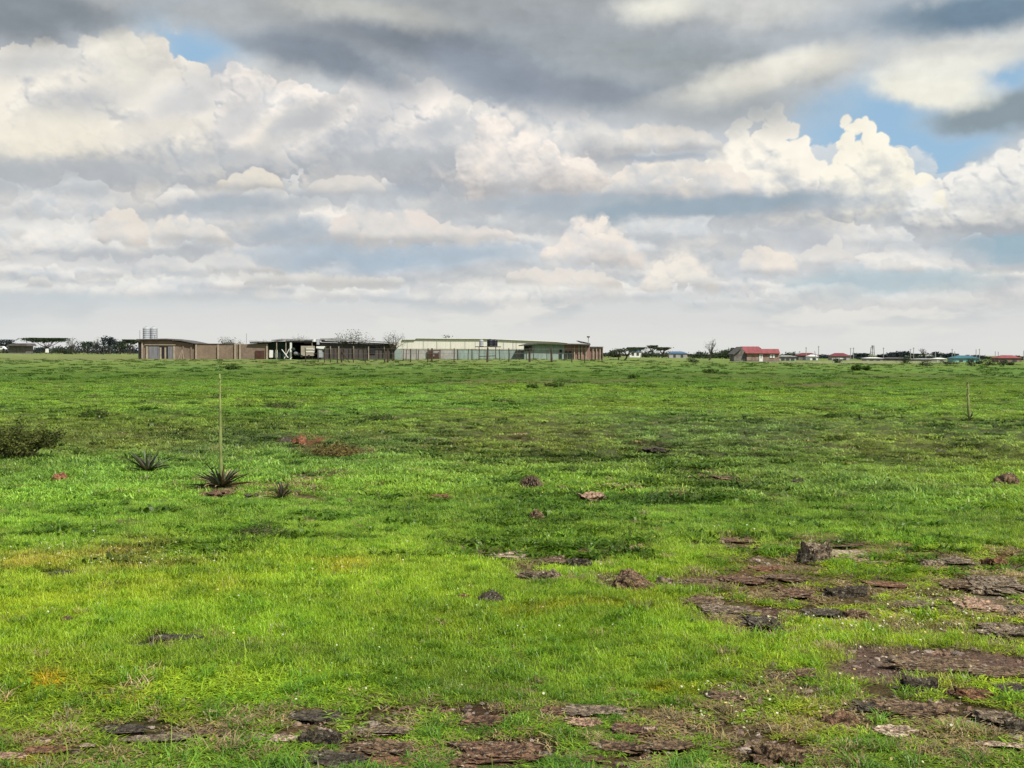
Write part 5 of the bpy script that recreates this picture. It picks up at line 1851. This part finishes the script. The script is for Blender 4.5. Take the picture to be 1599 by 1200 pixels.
# cluttered lean-to yard
r = root('open_lean_to', 458, D0 + 1, 'open dark lean-to with grey roof sheets and one white post', 'shed')
part('back_wall', M_BLACK, r, boxes=[(428, 500, 533.5, BASE, D0 + 5, .4)])
part('roof', M_ROOFG, r, polys=[([(424, 531), (440, 529.3), (500, 530.2), (500, 532), (440, 531.2), (424, 532.6)], D0 - .4, 6)])
part('roof_edge', M_ROOFD, r, boxes=[(446, 487, 532.2, 534.4, D0 - .2, .5)])
part('water_butt', M_TANK, r, boxes=[(475, 485, 530, 537, D0 + .4, 1.2)])
part('green_netting', M_NET, r, boxes=[(420, 452, 534.5, BASE, D0 + 1.2, .2)])
for x in (454.2, 432, 446.5, 487.5):
    part('post', M_WHITE if x == 454.2 else M_POSTP, r, boxes=[(x - (1.5 if x == 454.2 else .6), x + (1.5 if x == 454.2 else .6), 534.6, BASE, D0 - .1, .2)])
for i, (x0, x1, yt, yb) in enumerate(((420.5, 426.5, 547, 558.6), (429.5, 433.5, 546.6, 558.6))):
    rr = root('pale_board', x0 + 3, D0 + .5, ('wider' if i == 0 else 'narrower') + ' of two pale boards leaning by the dark green netting', 'board')
    part('board', M_WHITE, rr, polys=[([(x0, yb), (x0 + .4, yt), (x1, yt + .3), (x1 - .3, yb)], D0 + .3, .08)])
for i, (xa, ya, xb, yb) in enumerate(((440, 546, 450, 559), (444, 560, 452, 545))):
    rr = root('leaning_pole', (xa + xb) / 2, D0 - .3, ('left' if i == 0 else 'right') + ' pale pole leaning in the clutter of the lean-to', 'pole')
    part('pole', M_WHITE, rr, tubes=[([(xa, ya), (xb, yb)], D0 - .4 + i * .2, 0.08)])
r = root('sheet_stack', 490, D0, 'small stack of bluish white boxes on the lean-to roof', 'boxes')
part('box', M_WHITE, r, boxes=[(489.5, 493, 530, 534, D0 - .5, .5)])
part('box', M_TANKG, r, boxes=[(494.5, 498.5, 531, 538.5, D0 - .5, .5)])
r = root('box_trailer', 484, D0 - 1, 'old pale box trailer with striped side, parked at the lean-to', 'trailer')
part('body', mat_plain('trailer_side', (150, 142, 128), .12, .8, .8), r, boxes=[(470, 489, 540.5, 556, D0 - 2, 2.0)])
for yt in (544.5, 549.0):
    part('side_stripe', M_WHITE, r, boxes=[(478, 491, yt, yt + 1.5, D0 - 2.08, .08)])
part('tow_box', M_TANKG, r, boxes=[(496, 503, 543, 558.6, D0 - 1.6, 1.6)])
part('canopy', M_WHITE, r, polys=[([(494, 541), (508, 541), (505, 545.5), (494, 544)], D0 - 1.8, 1.9)])
for x in (474, 485):
    b = MB(); c = (wx(x, D0), wz(556.4, D0, x))
    b.tube([(c[0], D0 - 2.2, c[1]), (c[0], D0 - 1.9, c[1])], 0.26, 12)
    b.build('wheel', M_BLACK, r)
for i, (x, y, s) in enumerate(((463, 552.5, 3.4), (467.5, 553.5, 2.6), (459, 546, 3.2))):
    rr = root('sack', x, D0 - 1, ['larger grey sack on the ground left of the box trailer', 'smaller grey sack touching the box trailer', 'dark barrel behind the two grey sacks'][i], 'sack' if i < 2 else 'barrel')
    V, Fc = ICO[3]; b = MB(); kk = D0 / F
    b.add([(wx(x, D0) + v[0] * s * kk, D0 - .8 + v[1] * s * kk, wz(y, D0, x) + v[2] * s * kk * .9) for v in V], Fc)
    b.build('body', M_GREYP if i < 2 else M_NET, rr, True)

# long dark shed
r = root('board_shed', 556, D0, 'long dark board shed with low grey iron roof', 'shed')
part('wall', M_DARK, r, polys=[([(500.4, BASE), (500.4, 535), (613, 538.5), (613, BASE)], D0 + .6, 8)])
part('roof', M_ROOFG, r, polys=[([(500, 528.8), (525, 528.4), (560, 531.2), (614, 534.6), (616, 536.6), (560, 533.0), (500, 531.2)], D0 - .4, 11)])
part('painted_eave_shadow', M_BLACK, r, polys=[([(502, 532.2), (540, 534), (614, 537), (614, 538.6), (540, 535.8), (502, 534.4)], D0 - .1, .4)])  # added black strip standing in for the shade under the eave
part('doorway', M_BLACK, r, boxes=[(578, 586, 541.5, 553, D0 + .4, .2)])
part('gable_post', M_POST, r, boxes=[(612, 614.6, 538, BASE, D0 - .0, .3)])
for x in (516, 529, 552, 575.5, 600):
    part('post', M_POSTP, r, boxes=[(x - .7, x + .7, 541, BASE, D0 + .2, .3)])
for x in (507, 522, 537, 545, 560, 568, 592, 606):
    part('wall_batten', M_POST, r, boxes=[(x - .35, x + .35, 540, BASE, D0 + .45, .14)])

# cream warehouse
Dw = 262.0
r = root('cream_warehouse', 750, Dw, 'long low cream warehouse with pale roof edge', 'warehouse')
wallp = [(617, 562), (617, 534.5), (628, 531.0), (648, 530.8), (649.5, 529.0), (700, 529.6), (760, 529.8), (815, 532.2), (868, 534.4), (886, 536.6), (886, 562)]
part('wall', M_CREAM, r, polys=[(wallp, Dw, 14)])
part('roof_edge', M_WHITE, r, polys=[([(628, 530.0), (648, 529.8), (649.5, 527.9), (700, 528.4), (760, 528.7), (815, 531.0), (868, 533.3), (888, 535.6), (888, 536.4), (868, 534.3), (815, 532.1), (760, 529.7), (700, 529.5), (649.5, 528.9), (648, 530.7), (628, 530.9)], Dw - .4, 14.8)])
for x in (636, 661, 682, 704, 726, 742, 786, 801, 806):
    part('cladding_joint', M_GREYW, r, boxes=[(x - .25, x + .25, 533.5, 546, Dw - .06, .06)])
# front yard wall
r = root('yard_wall', 730, D0 + 4, 'long grey-green yard wall along the foot of the cream warehouse', 'wall')
part('wall', M_GREYW, r, boxes=[(618, 712, 546.2, 562, D0 + 6, .3)])
part('wall', M_TEAL, r, boxes=[(712.3, 822, 546.6, 562, D0 + 6, .3)])
part('coping', M_POSTP, r, boxes=[(618, 822, 545.4, 546.1, D0 + 5.9, .5)])
part('side_shed_wall', M_TEAL, r, boxes=[(614.8, 627, 545, 562, D0 + 3, .3)])
r = root('yard_gate', 678, D0 + 5, 'rusty red double gate in the yard wall', 'gate')
part('gate_leaf', M_DOOR, r, boxes=[(669.5, 676.5, 548.5, 561.5, D0 + 5.6, .08)])
part('gate_leaf', M_DOOR, r, boxes=[(678.2, 684.5, 553, 561.5, D0 + 5.6, .08)])
part('top_rail', M_DOOR, r, boxes=[(668.5, 687.5, 546.8, 548, D0 + 5.5, .1)])
for x in (668.5, 687):
    part('gate_post', M_DOOR, r, boxes=[(x - .7, x + .7, 546, 562, D0 + 5.45, .2)])


def tank(px, top, bot, wpx, D, mat, label, ribs=4):
    k = D / F; R_ = wpx * k * 0.5
    z0, z1 = wz(bot, D, px), wz(top, D, px); H = z1 - z0
    t = thing('water_tank', (wx(px, D), D, z0), label, 'water tank', None)
    b = MB()
    pts, rad = [], []
    n = ribs * 4
    for i in range(n + 1):
        s = i / n
        pts.append((0, 0, H * 0.88 * s)); rad.append(R_ * (0.97 + 0.03 * (1 if i % 4 in (1, 2) else -1)))
    pts += [(0, 0, H * 0.95), (0, 0, H * 0.99)]; rad += [R_ * 0.7, R_ * 0.25]
    b.tube(pts, rad, 20)
    o = b.build('body', mat, None, True); o.parent = t
    c = MB(); c.tube([(0, 0, H * 0.97), (0, 0, H * 1.03)], R_ * 0.28, 12)
    o = c.build('lid', mat, None); o.parent = t
    return t


tank(765.5, 530, 541.2, 10.5, D0 - 2, M_TANK, 'left one of the pair of black water tanks on the platform')
tank(776.5 - 4.0, 530.4, 541.2, 9.0, D0 + .2, M_TANK, 'right one of the pair of black water tanks on the platform')
tank(751.5, 530.6, 541.2, 7.0, D0 - 1, M_TANKG, 'small pale tank left of the black tanks on the platform')
r = root('tank_platform', 762, D0 - 1, 'raised steel platform carrying black and pale water tanks', 'platform')
part('deck', M_POST, r, boxes=[(742, 782, 541.3, 542.4, D0 - 3, 4)])
for x in (748, 761.5, 774):
    for dy in (-2.8, .7):
        part('leg', M_POST, r, boxes=[(x - .6, x + .6, 542.5, 562, D0 + dy, .2)])
part('brace', M_POST, r, tubes=[([(748, 557), (774, 556)], D0 - 2.9, .07)])
tank(229, 510.5, 530.5, 11.5, D0 + 12, M_TANKG, 'left one of two tall grey tanks above the brown block shed', 6)
tank(240, 510.5, 530.5, 10.5, D0 + 12.5, M_TANKG, 'right one of two tall grey tanks above the brown block shed', 6)
r = root('tank_tower', 234, D0 + 12, 'steel tower with mast rods behind the brown shed, under two grey tanks', 'tower')
part('deck', M_STEEL, r, boxes=[(220, 248, 530.6, 531.6, D0 + 10.5, 3.5)])
for x in (221, 234, 247):
    part('leg', M_STEEL, r, boxes=[(x - .6, x + .6, 531.7, 560, D0 + 11, .2)])
for x, yt in ((218.6, 516), (245.8, 513)):
    part('mast_rod', M_STEEL, r, tubes=[([(x, 531), (x, yt)], D0 + 11, .06)])

# grey-green shed with dark roof and reddish annexe, right of the yard
r = root('iron_shed', 866, D0 + 1, 'grey-green iron shed with black roof edge and brown boarded right half', 'shed')
part('wall', M_TEAL, r, boxes=[(818.5, 881, 537.6, BASE, D0 + 1, 9)])
part('boarded_wall', M_REDB, r, boxes=[(881.2, 921, 539, BASE, D0 + 1, 9)])
part('roof', M_ROOFD, r, polys=[([(810, 539.5), (822, 537.0), (842, 535.6), (884, 536.8), (922, 537.4), (922, 539.4), (884, 538.8), (842, 537.4), (826, 539.0), (810, 540.5)], D0 - .2, 11)])
part('dark_box', M_BLACK, r, boxes=[(818.8, 830, 541, 548, D0 + .7, .29)])
for x0, x1 in ((873.5, 877.5), (881.5, 886), (888, 893)):
    part('doorway', M_NET, r, boxes=[(x0, x1, 549 if x0 > 880 else 546, BASE, D0 + .8, .19)])
for x in (897, 904, 908.5, 915):
    part('upright_board', M_PIL, r, boxes=[(x - .7, x + .7, 540, BASE, D0 + .7, .29)])
r = root('iron_annexe', 932, D0 + 2, 'low reddish iron annexe at the right end of the yard', 'shed')
part('wall', M_REDB, r, boxes=[(921.4, 940, 543.2, BASE, D0 + 1.5, 6)])
part('roof', M_ROOFD, r, boxes=[(921.2, 942, 541.6, 543.1, D0 + 1.0, 7)])
for x in (926, 931.5, 937, 940.8):
    part('upright_board', M_PIL if x < 940 else M_REDB, r, boxes=[(x - .7, x + .7, 543.4, BASE, D0 + 1.2, .29)])
r = root('lean_roof', 911, D0 + 4, 'tilted dark roof sheet sticking up at the right end of the iron shed', 'roof')
part('sheet', M_ROOFD, r, polys=[([(901, 532.4), (903, 532.4), (922, 536.4), (921, 537.2), (909, 535.8)], D0 + 4, 4)])
r = root('yard_lamp', 918.5, D0 + 3, 'lamp on a thin pole above the right end of the iron shed', 'lamp')
part('pole', M_STEEL, r, tubes=[([(918.5, 537), (918.5, 527)], D0 + 3, .07)])
part('lamp_head', M_POST, r, boxes=[(916.3, 920.7, 525.4, 527.4, D0 + 2.8, .5)])


# ---------------------------------------------------------------- fences
def fence(name, posts, top, D, label, mat, base, wpost=.07, rails=2, thick=()):
    mid = posts[len(posts) // 2]
    r_ = root(name, mid, D, label, 'fence')
    rs = np.random.RandomState(len(posts))
    for x in posts:
        xx = wx(x, D); z0 = gz(x, D) - .1
        w_ = wpost * (1.7 if x in thick else 1) * rs.uniform(.85, 1.15)
        b = MB()
        b.tube([(xx, D, z0), (xx + rs.normal() * .03, D, (z0 + wz(top, D, x)) / 2), (xx + rs.normal() * .06, D, wz(top + rs.uniform(-.8, 1.2), D, x))], [w_, w_ * .95, w_ * .8], 6)
        b.build('post', mat, r_)
    for q in range(rails):
        zz = [wz(top, D, p) * (.95 - q * .33) + gz(p, D) * (.05 + q * .33) for p in posts]
        b = MB()
        b.tube([(wx(p, D), D - .08, z_) for p, z_ in zip(posts, zz)], .012, 3)
        b.build('wire', M_WIRE, r_)
    return r_


fence('wire_fence', [477, 497, 507, 516, 527, 533.5, 552, 570.5, 600.5, 605.5, 641, 668, 674.5, 709, 761, 794.5, 827, 861.5, 893, 913, 940], 544, 172,
      'nearer wire fence of dark wooden posts in front of all the yard buildings', M_POST, 569, .085, 3, (533.5, 605.5, 674.5, 761, 827, 861.5))
r = root('fence_brace', 540, 172, 'slanting brace pole propping the thick post of the nearer fence', 'brace')
part('pole', M_POST, r, tubes=[([(533.8, 549), (547, 568)], 171.8, .07)])
fence('picket_fence', [630, 634, 650, 653, 715, 731, 737, 748, 780, 806, 811, 822, 833, 854, 860, 873, 882], 545.5, 214,
      'farther fence of thin posts between the nearer fence and the yard wall', M_POST, 563, .07, 2, (715, 737, 811))
fence('wire_fence', [36, 50, 64, 80, 96, 113, 122, 131, 139, 144, 148.5, 155, 162, 172, 186, 200, 209, 217], 541, 440,
      'thin-posted wire fence running left from the brown block shed', M_POST, 551, .09, 2, (113, 162))
fence('wire_fence', [942, 950, 958, 1000, 1040, 1075, 1110], 553, 330,
      'thin wire fence on the grass right of the reddish annexe', M_POST, 558, .06, 1)

# ---------------------------------------------------------------- left far things
r = root('far_shed', 28, 540, 'low grey-roofed shed on the left skyline before the dark trees', 'shed')
part('wall', M_STONE, r, boxes=[(13, 41, 540.5, 560, 540, 8)])
part('roof', M_ROOFD, r, polys=[([(11, 539), (20, 536.8), (40, 536.4), (43, 540.6), (11, 540.4)], 538, 11)])
r = root('parked_van', 4, 500, 'tiny white van parked at the left edge of the far plain', 'van')
part('body', M_WHITE, r, polys=[([(-6, 545.5), (-6, 541), (4, 541), (7, 543.2), (8.5, 545.5)], 500, 2)])
part('window', M_GLASS, r, boxes=[(-4, 3.5, 541.6, 543, 499.9, .1)])
for x in (-2, 6):
    b = MB(); b.tube([(wx(x, 500), 499.8, wz(545.6, 500, x)), (wx(x, 500), 500.4, wz(545.6, 500, x))], .38, 10); b.build('wheel', M_BLACK, r)
r = root('white_marker', 73, 480, 'small white block at the foot of the wide acacia', 'block')
part('block', M_WHITE, r, polys=[([(70.8, 551), (71.4, 545), (74.6, 544.8), (75.2, 551)], 480, 1)])

# ---------------------------------------------------------------- red-roofed house
Dh = 258.0
z_h = gz(1185, Dh)
r = root('red_roofed_house', 1182, Dh, 'brown brick house with bright red stepped roof and pale windows', 'house')
HB = 567.5
part('front_wall', M_BRICK, r, boxes=[(1166, 1217, 551.5, HB, Dh, 5)])
part('gable_wall', M_STONE, r, polys=[([(1146, HB), (1146, 552), (1158, 543.2), (1165.6, 551.6), (1165.6, HB)], Dh + .4, 5)])
rf = part('roof', M_REDR, r)
bb = MB()
def _quad(pts):
    bb.add([(wx(x, D_), D_, wz(y, D_, x)) for x, y, D_ in pts] + [(wx(x, D_), D_, wz(y, D_, x) - .1) for x, y, D_ in pts],
           [(0, 1, 2, 3), (7, 6, 5, 4), (0, 4, 5, 1), (1, 5, 6, 2), (2, 6, 7, 3), (3, 7, 4, 0)])
_quad([(1164, 551.6, Dh - .5), (1190.5, 551.6, Dh - .5), (1184.5, 541.4, Dh + 3), (1156, 541.4, Dh + 3)])
_quad([(1190.6, 551.9, Dh - .5), (1218, 551.9, Dh - .5), (1215.5, 545.2, Dh + 2.6), (1186.5, 545.2, Dh + 2.6)])
_quad([(1156, 541.5, Dh + 3.02), (1184.5, 541.5, Dh + 3.02), (1190, 546, Dh + 6), (1160, 546, Dh + 6)])
o = bb.build('roof_slopes', M_REDR, r)
bpy.data.objects.remove(rf)
part('roof_left_slope', M_ROOFD, r, polys=[([(1143, 553.5), (1157, 541.8), (1159, 541.8), (1159, 543.4), (1146, 554.2)], Dh - .3, 5.5)])
part('plinth', M_STONE, r, boxes=[(1165.8, 1217.4, 563.2, HB, Dh - .1, .1)])
for x0, x1, yt, yb in ((1185.5, 1191, 553.6, 560.4), (1202, 1209.5, 553.8, 559.2)):
    wdw = part('window', M_WHITE, r, boxes=[(x0, x1, yt, yb, Dh - .12, .12)])
    mu = part('mullion', M_GLASS, wdw, boxes=[(x0 + (x1 - x0) * .45, x0 + (x1 - x0) * .62, yt + .5, yb - .5, Dh - .16, .04)])
    mu.location = (0, 0, 0)
part('gable_window', M_GLASS, r, boxes=[(1161.2, 1164.6, 554.2, 560.2, Dh + .3, .1)])
part('fascia_board', M_WHITE, r, boxes=[(1166, 1217.6, 551.9, 552.5, Dh - .35, .1)])


def hip_roof_house(px, wpx, rt, re, base, D, rm, wm, label, name='far_house', cat='house', win=2):
    r_ = root(name, px, D, label, cat)
    x0, x1 = wx(px - wpx / 2, D), wx(px + wpx / 2, D)
    dep = max(4.0, (x1 - x0) * .5)
    zt, ze, zb = wz(rt, D, px), wz(re, D, px), gz(px, D) - .3
    b = MB()
    ins = min((x1 - x0) * .26, dep * .5)
    e = .35
    b.add([(x0 - e, D - e, ze), (x1 + e, D - e, ze), (x1 + e, D + dep + e, ze), (x0 - e, D + dep + e, ze), (x0 + ins, D + dep / 2, zt), (x1 - ins, D + dep / 2, zt)],
          [(0, 1, 5, 4), (1, 2, 5), (2, 3, 4, 5), (3, 0, 4), (3, 2, 1, 0)])
    b.build('roof', rm, r_)
    b = MB(); b.box(x0, x1, D, D + dep, zb, ze - .02); b.build('wall', wm, r_)
    for q in range(win):
        xc = x0 + (x1 - x0) * (q + .7) / (win + .4)
        b = MB(); b.box(xc - .45, xc + .45, D - .06, D, ze - 1.5, ze - .4); b.build('window', M_GLASS, r_)
    return r_


hip_roof_house(1059, 28, 549.0, 552.2, 556, 420, M_BLUER, M_GREYW, 'long low house with slate-blue roof among the dark hedges')
hip_roof_house(992, 18, 547.0, 549.5, 553, 430, M_BLUER, M_WHITE, 'small pale house with bluish roof behind the thorn trees')
hip_roof_house(1230, 26, 555.2, 557.2, 563, 300, M_ROOFG, M_GREYW, 'low grey-roofed house next to the red-roofed one', win=3)
hip_roof_house(1262, 30, 551.4, 555.6, 560, 340, M_DRED, M_STONE, 'house with dark dull red roof between thin poles')
hip_roof_house(1271, 12, 554.2, 556.8, 560, 330, M_WHITE, M_WHITE, 'tiny white gable in front of the dull red roof', 'far_hut', 'hut', 1)
hip_roof_house(1313, 28, 551.6, 556.4, 562, 330, M_CRIM, M_GREYW, 'house with crimson domed-looking roof on the right skyline')
hip_roof_house(1312.5, 7, 559.4, 560.4, 564, 290, M_WHITE, M_WHITE, 'small white hut in front of the crimson roof', 'far_hut', 'hut', 1)
hip_roof_house(1366, 26, 558.4, 559.8, 562, 300, M_WHITE, M_GREYW, 'long low white-walled hut below the lattice tower', 'far_hut', 'hut', 2)
hip_roof_house(1400, 44, 558.4, 560.2, 565, 320, M_ROOFD, M_STONE, 'long grey building below the three blue-black trees', win=3)
hip_roof_house(1509, 40, 555.4, 560.0, 565, 280, M_TEALR, M_TEALW, 'teal-roofed house with light teal wall')
hip_roof_house(1577, 36, 555.0, 559.6, 565, 290, M_REDR, M_BRICK, 'last house at right, with bright red roof')
hip_roof_house(1450, 40, 560.0, 561.4, 566, 310, M_ROOFG, M_GREYW, 'low grey hut between the dark twin trees and the bushes', 'far_hut', 'hut', 2)
hip_roof_house(1470, 14, 559.0, 560.6, 565, 300, M_WHITE, M_WHITE, 'tiny white hut below the dark twin trees', 'far_hut', 'hut', 1)
hip_roof_house(1210, 10, 553.8, 555, 558, 420, M_ROOFG, M_GREYW, 'grey shed edge behind the red-roofed house', 'far_hut', 'hut', 1)

# tower with a small tank, poles
r = root('lattice_tower', 1362, 330, 'thin lattice tower with a small tank on top', 'tower')
for dx in (-4, 0, 4):
    part('leg', M_STEEL, r, tubes=[([(1362 + dx, 562), (1362 + dx * .55, 542.5)], 330, .12)])
part('cross_brace', M_STEEL, r, tubes=[([(1358.4, 556), (1364.8, 549)], 329.8, .07), ([(1365.6, 556), (1359.2, 549)], 329.7, .07)])
part('tank', M_TANKG, r, tubes=[([(1363, 543.2), (1363, 539.8)], 330, .45)])
POLES = [(1258.5, 542.5, 'pole left of the dull red roof'), (1278, 540.5, 'tall pole right of the dull red roof'), (1328, 543.5, 'left one of two close poles by the crimson roof'),
         (1332.5, 543, 'right one of two close poles by the crimson roof'), (1379.3, 543, 'pole left of the three blue-black trees'), (1421.5, 545, 'shorter one of two poles at the flat dark tree'),
         (1426.3, 543, 'taller one of two poles at the flat dark tree'), (1445.5, 547, 'pole at the thin grey bare tree'), (1460.5, 549, 'short pole left of the dark twin trees'),
         (1486.5, 545, 'pole with a knob right of the dark twin trees'), (1490.5, 549, 'short pole just left of the teal roof'), (1523.8, 546, 'left one of two poles right of the teal roof'),
         (1529, 545, 'right one of two poles right of the teal roof'), (1553.8, 549, 'pole left of the last red roof'), (1558.5, 549.5, 'pole touching the left end of the last red roof'),
         (1598, 548, 'pole at the extreme right edge of the view'), (1272, 549, 'short leaning pole in front of the tall one')]
for i, (x, tp, lab) in enumerate(POLES):
    D = 300 + (i * 23) % 60
    r = root('utility_pole', x, D, 'thin grey ' + lab, 'pole', 'thin poles along the right skyline')
    part('shaft', M_STEEL, r, tubes=[([(x + (2.5 if 'leaning' in lab else 0), 564), (x, tp)], D, .09)])
    if tp < 546:
        part('crossarm', M_STEEL, r, boxes=[(x - 1.6, x + 1.6, tp + 1.0, tp + 1.5, D - .15, .1)])
